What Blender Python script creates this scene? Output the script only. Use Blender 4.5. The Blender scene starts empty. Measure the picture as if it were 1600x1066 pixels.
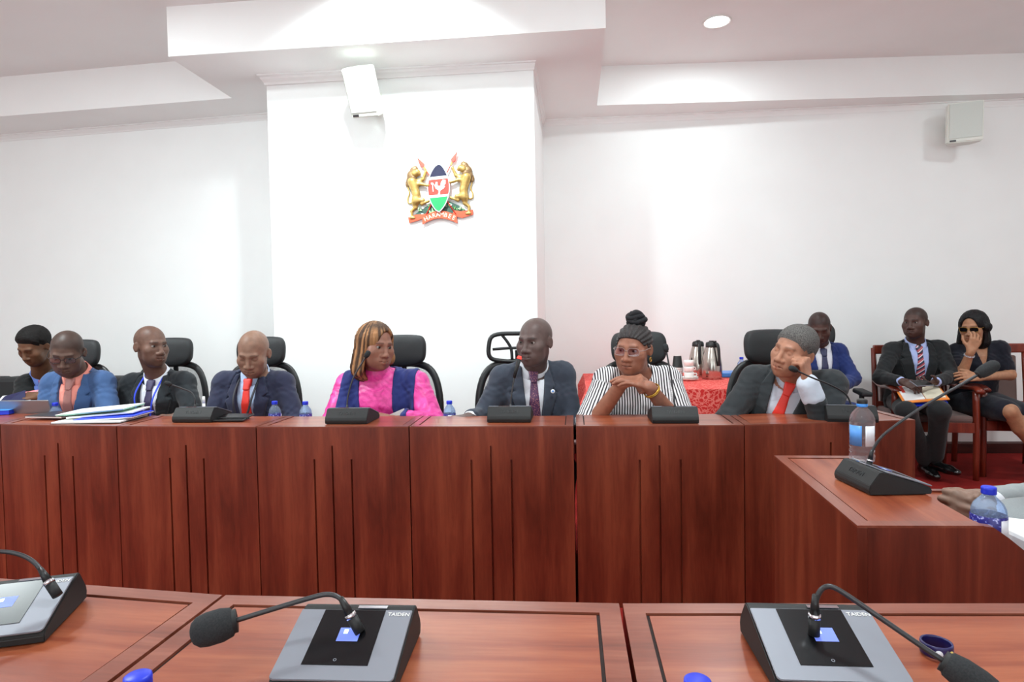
import bpy, bmesh, math, random
import numpy as np
from mathutils import Vector, Matrix
from math import sin, cos, pi, radians

SC = bpy.context.scene
COL = SC.collection
random.seed(4)
rng = np.random.default_rng(4)

# ------------------------------------------------------------------ camera
FPX, CX, CY, HC = 950.0, 800.0, 533.0, 1.23
YAW, PITCH, ROLL = radians(5.742), radians(1.886), radians(1.031)
FW = np.array([-sin(YAW)*cos(PITCH), cos(YAW)*cos(PITCH), -sin(PITCH)])
_r0 = np.array([cos(YAW), sin(YAW), 0.0])
_u0 = np.cross(_r0, FW)
RT = _r0*cos(ROLL) - _u0*sin(ROLL)
UP = _u0*cos(ROLL) + _r0*sin(ROLL)
CAM = np.array([0, 0, HC])
cd = bpy.data.cameras.new('camera')
cam = bpy.data.objects.new('camera', cd)
COL.objects.link(cam)
cd.sensor_fit = 'HORIZONTAL'
cd.sensor_width = 36.0
cd.lens = 36.0*FPX/1600.0
cd.clip_start = 0.02
m = Matrix.Identity(4)
for i in range(3):
    m[i][0], m[i][1], m[i][2], m[i][3] = RT[i], UP[i], -FW[i], CAM[i]
cam.matrix_world = m
SC.camera = cam

def ray(x, y):
    return RT*(x-CX)/FPX - UP*(y-CY)/FPX + FW
def PZ(x, y, z):            # where a sight line meets the level z
    d = ray(x, y); return CAM + d*((z-HC)/d[2])
def PY(x, y, Y):            # where a sight line meets the plane Y
    d = ray(x, y); return CAM + d*(Y/d[1])

# ------------------------------------------------------------------ world, view, lamps
w = bpy.data.worlds.new('world'); SC.world = w
w.use_nodes = True
w.node_tree.nodes['Background'].inputs[0].default_value = (0.9, 0.95, 1.0, 1)
w.node_tree.nodes['Background'].inputs[1].default_value = 0.3
SC.view_settings.view_transform = 'Standard'
SC.view_settings.look = 'None'
SC.view_settings.gamma = 1.0
SC.view_settings.use_curve_mapping = False
SC.view_settings.exposure = 0.47
SC.cycles.max_bounces = 12
SC.cycles.diffuse_bounces = 10
SC.cycles.sample_clamp_indirect = 6.0
SC.cycles.caustics_reflective = False
SC.cycles.caustics_refractive = False

def area(name, loc, size, power, rot=(0, 0, 0), color=(1, 1, 1), shape='DISK', sy=None, spread=180):
    l = bpy.data.lights.new(name, 'AREA'); l.shape = shape; l.size = size
    if sy: l.size_y = sy
    l.energy = power; l.color = color; l.spread = radians(spread)
    o = bpy.data.objects.new(name, l); COL.objects.link(o)
    o.location = loc; o.rotation_euler = rot
    return o
area('downlight_lamp_slab', (-1.15, 3.22, 3.37), 0.16, 36, rot=(radians(40), 0, 0), color=(.875, .985, 1), spread=112)
area('downlight_lamp_right', (1.072, 4.619, 3.355), 0.17, 11, color=(.875, .985, 1))
for i, (lx, ly, lp) in enumerate(((0.4, 1.8, 40), (-3.15, 2.35, 60), (-0.8, -0.8, 14), (-4.8, 1.2, 38), (3.6, 3.0, 30))):
    area('downlight_lamp_%d' % i, (lx, ly, 3.37), 0.4, lp, color=(.875, .985, 1))  # unseen discs under the ceiling, added as general fill without fixtures
area('rear_fill', (-0.5, -3.1, 1.75), 9.0, 120, rot=(radians(128), 0, 0), color=(.86, .98, 1), shape='RECTANGLE', sy=2.4, spread=130)  # added fill tilted up to brighten the ceiling; no window is built here

# ------------------------------------------------------------------ materials
def lin(c):
    out = []
    for v in c[:3]:
        v = v/255.0
        out.append(v/12.92 if v <= .04045 else ((v+.055)/1.055)**2.4)
    return (out[0], out[1], out[2], 1.0)

class NT:
    def __init__(s, name):
        s.m = bpy.data.materials.new(name); s.m.use_nodes = True
        s.t = s.m.node_tree; s.b = s.t.nodes['Principled BSDF']
    def n(s, typ, **kw):
        nd = s.t.nodes.new(typ)
        for k, v in kw.items():
            if k in nd.inputs: nd.inputs[k].default_value = v
            else: setattr(nd, k, v)
        return nd
    def l(s, a, b): s.t.links.new(a, b)
    def coords(s, scale=(1, 1, 1), kind='Object'):
        tc = s.n('ShaderNodeTexCoord'); mp = s.n('ShaderNodeMapping')
        mp.inputs['Scale'].default_value = scale
        s.l(tc.outputs[kind], mp.inputs['Vector']); return mp.outputs['Vector']
    def ramp(s, fac, stops):
        r = s.n('ShaderNodeValToRGB'); e = r.color_ramp.elements
        while len(e) < len(stops): e.new(0.5)
        for el, (p, c) in zip(e, stops):
            el.position = p; el.color = c
        s.l(fac, r.inputs['Fac']); return r.outputs['Color']
    def bump(s, height, strength=.2, dist=.002):
        b = s.n('ShaderNodeBump'); b.inputs['Strength'].default_value = strength
        b.inputs['Distance'].default_value = dist
        s.l(height, b.inputs['Height']); s.l(b.outputs['Normal'], s.b.inputs['Normal'])
    def set(s, **kw):
        for k, v in kw.items(): s.b.inputs[k.replace('_', ' ')].default_value = v
        return s

def plain(name, rgb, rough=.5, metal=0.0, spec=.5, noise=0.0, nscale=40, coat=0.0):
    t = NT(name); c = lin(rgb)
    t.set(Base_Color=c, Roughness=rough, Metallic=metal, Specular_IOR_Level=spec, Coat_Weight=coat)
    if noise:
        v = t.coords(); nz = t.n('ShaderNodeTexNoise', Scale=nscale, Detail=3.0)
        t.l(v, nz.inputs['Vector'])
        lo = tuple(x*(1-noise) for x in c[:3])+(1,); hi = tuple(min(1, x*(1+noise)) for x in c[:3])+(1,)
        t.l(t.ramp(nz.outputs['Fac'], [(.3, lo), (.7, hi)]), t.b.inputs['Base Color'])
    return t.m

def cloth(name, rgb, rough=.85, var=.12, weave=900, wrinkle=.16):
    t = NT(name); c = lin(rgb)
    t.set(Roughness=rough, Specular_IOR_Level=.25, Sheen_Weight=.12)
    v = t.coords()
    a = t.n('ShaderNodeTexNoise', Scale=float(weave), Detail=2.0); t.l(v, a.inputs['Vector'])
    lo = tuple(x*(1-var) for x in c[:3])+(1,); hi = tuple(min(1, x*(1+var)) for x in c[:3])+(1,)
    t.l(t.ramp(a.outputs['Fac'], [(.35, lo), (.65, hi)]), t.b.inputs['Base Color'])
    f = t.n('ShaderNodeTexNoise', Scale=9.0, Detail=2.0, Distortion=1.0); t.l(v, f.inputs['Vector'])
    t.bump(f.outputs['Fac'], wrinkle, .03)
    return t.m

def wood(name, dark, mid, light, axis='Z', rough=.32, coat=.25, seed=0.0):
    t = NT(name)
    sc = {'Z': (9, 9, .8), 'X': (.8, 9, 9), 'Y': (9, .8, 9)}[axis]
    v = t.coords(sc)
    a = t.n('ShaderNodeTexNoise', Scale=1.3, Detail=7.0, Roughness=.62, Distortion=.7); t.l(v, a.inputs['Vector'])
    v2 = t.coords(tuple(x*7 for x in sc))
    b = t.n('ShaderNodeTexNoise', Scale=2.2, Detail=4.0, Distortion=.3); t.l(v2, b.inputs['Vector'])
    v3 = t.coords((1.1, 1.1, 1.1))
    p = t.n('ShaderNodeTexNoise', Scale=1.7, Detail=2.0); t.l(v3, p.inputs['Vector'])
    mx = t.n('ShaderNodeMath', operation='MULTIPLY_ADD'); mx.inputs[1].default_value = .22
    t.l(b.outputs['Fac'], mx.inputs[0]); t.l(a.outputs['Fac'], mx.inputs[2])
    m2 = t.n('ShaderNodeMath', operation='MULTIPLY_ADD'); m2.inputs[1].default_value = .45
    t.l(p.outputs['Fac'], m2.inputs[0]); t.l(mx.outputs[0], m2.inputs[2])
    t.l(t.ramp(m2.outputs[0], [(.54, lin(dark)), (.80, lin(mid)), (1.0, lin(light))]), t.b.inputs['Base Color'])
    t.set(Roughness=rough, Coat_Weight=coat, Coat_Roughness=.18)
    t.bump(b.outputs['Fac'], .06, .002)
    return t.m

M = {}
M['wall'] = plain('white_wall_paint', (240, 243, 242), .75, noise=.012, nscale=3)
M['ceil'] = plain('white_ceiling_paint', (242, 244, 243), .8, noise=.01, nscale=3)
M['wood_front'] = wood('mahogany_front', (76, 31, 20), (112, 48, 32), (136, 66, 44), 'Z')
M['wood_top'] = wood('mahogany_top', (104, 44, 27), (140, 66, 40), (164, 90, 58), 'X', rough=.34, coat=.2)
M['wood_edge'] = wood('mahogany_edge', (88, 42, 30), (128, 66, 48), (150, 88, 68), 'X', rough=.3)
M['wood_chair'] = wood('red_chair_wood', (58, 18, 12), (112, 40, 26), (140, 58, 38), 'Z', rough=.3)
M['wood_base'] = wood('dark_baseboard_wood', (36, 14, 12), (62, 24, 20), (80, 34, 26), 'X')
M['groove'] = plain('groove_shadow_gap', (34, 14, 10), .8)
M['black'] = plain('black_plastic', (26, 27, 28), .42)
M['blackm'] = plain('matt_black_plastic', (22, 23, 24), .6, noise=.15, nscale=300)
M['darkgrey'] = plain('dark_grey_metal', (62, 62, 64), .38, metal=.5)
M['silver'] = plain('brushed_silver', (132, 135, 144), .5, metal=.35)
M['chrome'] = plain('polished_chrome', (225, 225, 230), .08, metal=1.0)
M['steel'] = plain('brushed_steel', (196, 190, 182), .2, metal=1.0, noise=.05, nscale=60)
M['foam'] = plain('charcoal_foam', (40, 42, 44), .95, noise=.3, nscale=500)
M['screen'] = plain('black_touch_glass', (14, 14, 17), .26, spec=.3)
M['white'] = plain('white_plastic', (235, 235, 232), .45)
M['offwhite'] = plain('off_white_plastic', (222, 226, 218), .5)
M['grille'] = plain('pale_grille_cloth', (206, 214, 208), .7, noise=.05, nscale=700)
M['paper'] = plain('white_paper', (240, 240, 240), .8)
M['cream'] = plain('cream_paper', (236, 228, 205), .8)
M['mint'] = plain('mint_paper', (160, 214, 190), .7)
M['bluecap'] = plain('blue_bottle_cap', (28, 52, 205), .4)
M['blue'] = plain('blue_card', (18, 60, 225), .35)
M['lightblue'] = plain('pale_blue_plastic', (70, 150, 235), .35)
M['navycard'] = plain('navy_card', (18, 24, 70), .4)
M['orange'] = plain('orange_card', (236, 140, 60), .6)
M['redcard'] = plain('red_tape', (225, 60, 45), .5)
M['gold'] = plain('gold_metal', (205, 160, 70), .3, metal=.9)
M['red'] = plain('glossy_red', (205, 60, 40), .4)
M['alu'] = plain('laptop_aluminium', (150, 150, 154), .35, metal=.6)
M['label'] = None

def emit(name, rgb, s):
    t = NT(name); t.set(Base_Color=lin(rgb), Emission_Color=lin(rgb), Emission_Strength=s); return t.m
M['lamp'] = emit('lamp_diffuser', (255, 255, 255), 9.0)
M['lcd'] = emit('lit_display', (92, 110, 190), .8)
M['lcdwhite'] = emit('lit_display_mark', (220, 240, 255), 1.2)
M['redring'] = emit('lit_red_ring', (235, 60, 50), 1.2)

def carpet():
    t = NT('red_carpet'); v = t.coords()
    n1 = t.n('ShaderNodeTexNoise', Scale=260.0, Detail=3.0); t.l(v, n1.inputs['Vector'])
    n2 = t.n('ShaderNodeTexNoise', Scale=3.0, Detail=3.0); t.l(v, n2.inputs['Vector'])
    mx = t.n('ShaderNodeMath', operation='MULTIPLY_ADD'); mx.inputs[1].default_value = .5
    t.l(n1.outputs['Fac'], mx.inputs[0]); t.l(n2.outputs['Fac'], mx.inputs[2])
    t.l(t.ramp(mx.outputs[0], [(.5, lin((104, 22, 22))), (1.0, lin((160, 44, 40)))]), t.b.inputs['Base Color'])
    t.set(Roughness=.95, Specular_IOR_Level=.1); t.bump(n1.outputs['Fac'], .5, .006)
    return t.m
M['carpet'] = carpet()

def plastic_clear(name, tint, rough=.03, ior=1.33, tw=.55):
    t = NT(name); t.set(Base_Color=tint, Roughness=rough, IOR=ior, Transmission_Weight=tw)
    # light passes a thin-walled bottle, so let shadow stay soft by mixing in plain transparency
    tr = t.n('ShaderNodeBsdfTransparent'); tr.inputs[0].default_value = tint
    mx = t.n('ShaderNodeMixShader'); mx.inputs[0].default_value = .62
    out = t.t.nodes['Material Output']
    t.l(t.b.outputs[0], mx.inputs[1]); t.l(tr.outputs[0], mx.inputs[2]); t.l(mx.outputs[0], out.inputs[0])
    return t.m
M['pet'] = plastic_clear('clear_bottle_plastic', (.93, .96, 1, 1), tw=.82)
M['petblue'] = plastic_clear('blue_tinted_bottle_plastic', (.66, .80, 1, 1))
def lens_mat():
    t = NT('spectacle_lens'); out = t.t.nodes['Material Output']
    tr = t.n('ShaderNodeBsdfTransparent'); tr.inputs[0].default_value = (.93, .93, 1, 1)
    gl = t.n('ShaderNodeBsdfGlossy'); gl.inputs['Roughness'].default_value = .05
    mx = t.n('ShaderNodeMixShader'); mx.inputs[0].default_value = .10
    t.l(tr.outputs[0], mx.inputs[1]); t.l(gl.outputs[0], mx.inputs[2]); t.l(mx.outputs[0], out.inputs[0])
    return t.m
M['lens'] = lens_mat()
def mesh_fabric():
    t = NT('black_chair_mesh'); out = t.t.nodes['Material Output']
    t.set(Base_Color=lin((34, 34, 36)), Roughness=.8)
    tr = t.n('ShaderNodeBsdfTransparent')
    v = t.coords((330, 330, 330))
    ch = t.n('ShaderNodeTexChecker', Scale=1.0); t.l(v, ch.inputs['Vector'])
    mx = t.n('ShaderNodeMixShader'); t.l(ch.outputs['Fac'], mx.inputs[0])
    t.l(t.b.outputs[0], mx.inputs[1]); t.l(tr.outputs[0], mx.inputs[2]); t.l(mx.outputs[0], out.inputs[0])
    return t.m
M['mesh'] = mesh_fabric()
def red_cloth():
    t = NT('red_patterned_tablecloth'); v = t.coords((1, 1, 1))
    ns = t.n('ShaderNodeTexNoise', Scale=9.0, Detail=2.0); t.l(v, ns.inputs['Vector'])
    mxv = t.n('ShaderNodeMixRGB'); mxv.inputs[0].default_value = .18
    t.l(v, mxv.inputs[1]); t.l(ns.outputs['Color'], mxv.inputs[2])
    vo = t.n('ShaderNodeTexVoronoi', Scale=40.0, feature='DISTANCE_TO_EDGE'); t.l(mxv.outputs[0], vo.inputs['Vector'])
    t.l(t.ramp(vo.outputs['Distance'], [(.0, lin((240, 130, 120))), (.07, lin((236, 118, 108))), (.12, lin((214, 44, 42)))]), t.b.inputs['Base Color'])
    t.set(Roughness=.7, Specular_IOR_Level=.3)
    return t.m
M['redcloth'] = red_cloth()

# ------------------------------------------------------------------ object helpers
def empty(name, loc=(0, 0, 0), rz=0.0, label=None, cat=None, group=None):
    o = bpy.data.objects.new(name, None); COL.objects.link(o)
    o.location = [float(x) for x in loc]; o.rotation_euler = (0, 0, rz)
    o.empty_display_size = .05
    if label: o['label'] = label
    if cat: o['category'] = cat
    if group: o['group'] = group
    return o
def tag(o, label, cat, group=None):
    o['label'] = label; o['category'] = cat
    if group: o['group'] = group
    return o
def struct(o):
    o['kind'] = 'structure'; return o
def mesh(name, verts, faces, mat, parent=None, smooth=False, loc=None):
    me = bpy.data.meshes.new(name)
    me.from_pydata([tuple(float(c) for c in v) for v in verts], [], [tuple(int(i) for i in f) for f in faces])
    me.update()
    if mat: me.materials.append(mat)
    if smooth:
        me.polygons.foreach_set('use_smooth', [True]*len(me.polygons))
    o = bpy.data.objects.new(name, me); COL.objects.link(o)
    if parent: o.parent = parent
    if loc is not None: o.location = [float(x) for x in loc]
    return o
def from_bm(name, bm, mat, parent=None, smooth=False):
    me = bpy.data.meshes.new(name); bm.normal_update(); bm.to_mesh(me); bm.free()
    if mat: me.materials.append(mat)
    if smooth: me.polygons.foreach_set('use_smooth', [True]*len(me.polygons))
    o = bpy.data.objects.new(name, me); COL.objects.link(o)
    if parent: o.parent = parent
    return o
def bm_box(bm, lo, hi, bevel=0.0, seg=2, M4=None):
    vs = [bm.verts.new((x, y, z)) for x in (lo[0], hi[0]) for y in (lo[1], hi[1]) for z in (lo[2], hi[2])]
    f = [(0, 1, 3, 2), (4, 6, 7, 5), (0, 4, 5, 1), (2, 3, 7, 6), (0, 2, 6, 4), (1, 5, 7, 3)]
    fs = [bm.faces.new([vs[i] for i in q]) for q in f]
    if bevel:
        es = list({e for q in fs for e in q.edges})
        r = bmesh.ops.bevel(bm, geom=es, offset=bevel, segments=seg, affect='EDGES', profile=.5)
        vs = list({v for q in r['faces'] for v in q.verts} | {v for v in vs if v.is_valid})
    if M4 is not None:
        bmesh.ops.transform(bm, matrix=M4, verts=[v for v in vs if v.is_valid])
    return vs
def box(name, lo, hi, mat, parent=None, bevel=0.0, M4=None, seg=2):
    bm = bmesh.new(); bm_box(bm, lo, hi, bevel, seg, M4)
    return from_bm(name, bm, mat, parent, smooth=False)
def prism(name, bottom, top, mat, parent=None):
    n = len(bottom)
    f = [tuple(range(n-1, -1, -1)), tuple(range(n, 2*n))]
    f += [(i, (i+1) % n, n+(i+1) % n, n+i) for i in range(n)]
    return mesh(name, list(bottom)+list(top), f, mat, parent)
def extrude(name, poly, origin, ux, uy, un, mat, parent=None, bevel=0.0):
    # a 2-D outline (counter-clockwise in ux,uy) given thickness along the vector un
    origin, ux, uy, un = (np.array(a, float) for a in (origin, ux, uy, un))
    a = [origin+ux*p[0]+uy*p[1] for p in poly]
    bm = bmesh.new()
    v0 = [bm.verts.new(p) for p in a]; v1 = [bm.verts.new(p+un) for p in a]
    n = len(a)
    bm.faces.new(v0[::-1]); bm.faces.new(v1)
    for i in range(n): bm.faces.new((v0[i], v0[(i+1) % n], v1[(i+1) % n], v1[i]))
    bmesh.ops.recalc_face_normals(bm, faces=bm.faces[:])
    if bevel:
        bmesh.ops.bevel(bm, geom=[e for e in bm.edges if any(len(f.verts) == n for f in e.link_faces)], offset=bevel, segments=2, affect='EDGES')
    return from_bm(name, bm, mat, parent)
def catmull(pts, sub=6):
    p = [np.array(q, float) for q in pts]
    if len(p) < 3: return p
    out = []
    for i in range(len(p)-1):
        a = p[i-1] if i else 2*p[0]-p[1]; b, c = p[i], p[i+1]
        d = p[i+2] if i+2 < len(p) else 2*p[-1]-p[-2]
        for s in range(sub):
            t = s/sub
            out.append(.5*((2*b)+(c-a)*t+(2*a-5*b+4*c-d)*t*t+(3*b-a-3*c+d)*t**3))
    out.append(p[-1]); return out
def bm_tube(bm, pts, r, segs=10, closed=False, flat=None):
    P = [np.array(q, float) for q in pts]; n = len(P)
    rs = r if hasattr(r, '__len__') else [r]*n
    if len(rs) != n: rs = np.interp(np.linspace(0, 1, n), np.linspace(0, 1, len(rs)), rs)
    rings = []; prev = None
    for i in range(n):
        t = P[(i+1) % n]-P[i-1] if closed else P[min(i+1, n-1)]-P[max(i-1, 0)]
        t = t/(np.linalg.norm(t)+1e-12)
        if prev is None:
            h = np.array([0, 0, 1.0]) if abs(t[2]) < .9 else np.array([1.0, 0, 0])
            u = np.cross(t, h)
        else:
            u = prev-t*np.dot(prev, t)
        u = u/(np.linalg.norm(u)+1e-12); v = np.cross(t, u); prev = u
        ring = []
        for k in range(segs):
            a = 2*pi*k/segs
            off = (u*cos(a)+v*sin(a))*rs[i]
            if flat is not None:
                ax = np.array(flat[0], float); off = off-ax*np.dot(off, ax)*(1-flat[1])
            ring.append(bm.verts.new(P[i]+off))
        rings.append(ring)
    for i in range(n if closed else n-1):
        A, B = rings[i], rings[(i+1) % n]
        for k in range(segs):
            bm.faces.new((A[k], A[(k+1) % segs], B[(k+1) % segs], B[k]))
    if not closed:
        bm.faces.new(rings[0][::-1]); bm.faces.new(rings[-1])
def tube(name, pts, r, mat, parent=None, segs=10, sub=6, closed=False, flat=None):
    q = catmull(pts, sub) if sub and not closed else [np.array(a, float) for a in pts]
    bm = bmesh.new(); bm_tube(bm, q, r, segs, closed, flat)
    bmesh.ops.recalc_face_normals(bm, faces=bm.faces[:])
    return from_bm(name, bm, mat, parent, smooth=True)
def bm_lathe(bm, prof, segs=24, c=(0, 0, 0)):
    rings = []
    for r, z in prof:
        if r < 1e-6: rings.append([bm.verts.new((c[0], c[1], c[2]+z))])
        else: rings.append([bm.verts.new((c[0]+r*cos(2*pi*k/segs), c[1]+r*sin(2*pi*k/segs), c[2]+z)) for k in range(segs)])
    for A, B in zip(rings, rings[1:]):
        for k in range(segs):
            k2 = (k+1) % segs
            if len(A) == 1 and len(B) == 1: continue
            if len(A) == 1: bm.faces.new((A[0], B[k2], B[k]))
            elif len(B) == 1: bm.faces.new((A[k], A[k2], B[0]))
            else: bm.faces.new((A[k], A[k2], B[k2], B[k]))
def lathe(name, prof, mat, parent=None, segs=24, c=(0, 0, 0), smooth=True):
    bm = bmesh.new(); bm_lathe(bm, prof, segs, c)
    bmesh.ops.recalc_face_normals(bm, faces=bm.faces[:])
    o = from_bm(name, bm, mat, parent, smooth=smooth)
    return o
def copy_tree(o, parent=None):
    c = o.copy(); COL.objects.link(c); c.parent = parent
    for ch in list(o.children): copy_tree(ch, c)
    return c
def text(name, body, size, mat, parent, M4, extrude=.0006, align='CENTER', spacing=1.0):
    cu = bpy.data.curves.new(name, 'FONT'); cu.body = body; cu.size = size
    cu.extrude = extrude; cu.align_x = align; cu.align_y = 'CENTER'; cu.space_character = spacing
    cu.resolution_u = 3
    cu.materials.append(mat)
    tmp = bpy.data.objects.new(name, cu); COL.objects.link(tmp)
    dg = bpy.context.evaluated_depsgraph_get(); dg.update()
    me = bpy.data.meshes.new_from_object(tmp.evaluated_get(dg)); bpy.data.objects.remove(tmp); bpy.data.curves.remove(cu)
    me.name = name
    if not me.materials: me.materials.append(mat)
    o = bpy.data.objects.new(name, me); COL.objects.link(o); o.parent = parent
    o.matrix_basis = M4
    return o
def frame4(o, x, y, z):
    mm = Matrix.Identity(4)
    for i in range(3):
        mm[i][0], mm[i][1], mm[i][2], mm[i][3] = float(x[i]), float(y[i]), float(z[i]), float(o[i])
    return mm

# ------------------------------------------------------------------ room shell
ZS, ZR = 3.05, 3.38                      # soffit level, raised ceiling level
XL, XR, YB = -6.6, 5.6, -4.0
wl0, wl1 = np.array([XL, 5.345]), np.array([-2.22, 5.03])      # rear wall, left of the pier
wr0, wr1 = np.array([-0.25, 5.60]), np.array([XR, 5.72])      # rear wall, right of the pier
PX0, PX1, PYF = -2.222, -0.248, 4.34
def wallslab(name, a, b, mat, z0=0.0, z1=ZR+.1, th=.12):
    d = (b-a)/np.linalg.norm(b-a); nrm = np.array([-d[1], d[0]])
    bot = [(*a, z0), (*b, z0), (*(b+nrm*th), z0), (*(a+nrm*th), z0)]
    return struct(prism(name, bot, [(p[0], p[1], z1) for p in bot], mat))
struct(box('floor', (XL, YB, -.1), (XR, 6.0, 0), M['carpet']))
wallslab('wall_back_left', wl0, wl1, M['wall'])
wallslab('wall_back_right', wr0, wr1, M['wall'])
struct(box('wall_pier', (PX0, PYF, 0), (PX1, 5.72, ZS), M['wall'], bevel=.004, seg=1))
struct(box('wall_left', (XL-.12, YB, 0), (XL, 6.0, ZR+.1), M['wall']))
struct(box('wall_right', (XR, YB, 0), (XR+.12, 6.0, ZR+.1), M['wall']))
struct(box('wall_front', (XL, YB-.12, 0), (XR, YB, ZR+.1), M['wall']))
struct(box('ceiling', (XL, YB, ZR), (XR, 6.0, ZR+.1), M['ceil']))
# dropped soffit: a strip along each stretch of wall and the block that comes forward over the pier
SX0, SX1, SY = -2.683, 0.232, 3.905
rl0, rl1 = np.array([XL, 4.87]), np.array([SX0, 4.675])
rr0, rr1 = np.array([SX1, 5.285]), np.array([XR, 5.69-.03])
sof = [(SX0, SY), (SX1, SY), tuple(rr0), tuple(rr1), (XR, 6.0), (XL, 6.0), tuple(rl0), tuple(rl1)]
struct(prism('ceiling_soffit', [(x, y, ZS) for x, y in sof], [(x, y, ZR) for x, y in sof], M['ceil']))
# cornice mouldings under the soffit (two stepped fillets swept along each wall)
def cornice(name, path, mat):
    steps = [(0, -.056), (.006, -.056), (.008, -.042), (.018, -.024), (.02, -.012), (.03, -.010), (.03, 0), (0, 0)]
    P = [np.array(p, float) for p in path]
    vs, fs = [], []; n = len(steps)
    for i, p in enumerate(P):
        t = P[min(i+1, len(P)-1)]-P[max(i-1, 0)]; t /= np.linalg.norm(t)
        nr = np.array([t[1], -t[0]]); k = 1.0
        if 0 < i < len(P)-1:
            a = P[i]-P[i-1]; a /= np.linalg.norm(a); k = 1/max(.3, abs(np.dot(nr, np.array([a[1], -a[0]]))))
        for dx, dz in steps:
            q = p+nr*dx*k; vs.append((q[0], q[1], ZS+dz))
    for i in range(len(P)-1):
        for j in range(n):
            fs.append((i*n+j, i*n+(j+1) % n, (i+1)*n+(j+1) % n, (i+1)*n+j))
    return struct(mesh(name, vs, fs, mat))
cornice('trim_1', [wl0, wl1], M['ceil'])
cornice('trim_2', [(PX0, 5.05), (PX0, PYF), (PX1, PYF), (PX1, 5.58)], M['ceil'])
cornice('trim_3', [wr0, wr1], M['ceil'])
def skirting(name, a, b):
    d = (b-a)/np.linalg.norm(b-a); n = np.array([d[1], -d[0]])*.018
    bot = [(*(a+n), 0), (*(b+n), 0), (*b, 0), (*a, 0)]
    mid = [(*(a+n), .085), (*(b+n), .085), (*b, .1), (*a, .1)]
    return struct(prism(name, bot, mid, M['wood_base']))
skirting('baseboard_back_left', wl0, wl1)
skirting('baseboard_back_right', wr0, wr1)
skirting('baseboard_pier', np.array([PX0, PYF]), np.array([PX1, PYF]))

# recessed round downlight in the right tray
dl = empty('ceiling_downlight', (1.072, 4.619, ZR), 0, 'round white recessed downlight glowing in the ceiling right of the slab', 'light')
lathe('trim_ring', [(.083, -.001), (.1, -.001), (.104, -.008), (.098, -.012), (.083, -.006), (.083, -.001)], M['white'], dl, 40)
lathe('diffuser', [(0, -.006), (.083, -.006), (.083, -.001), (0, -.001)], M['lamp'], dl, 40, smooth=False)
M['backtext'] = plain('pressed_lettering', (38, 39, 41), .5)
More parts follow.
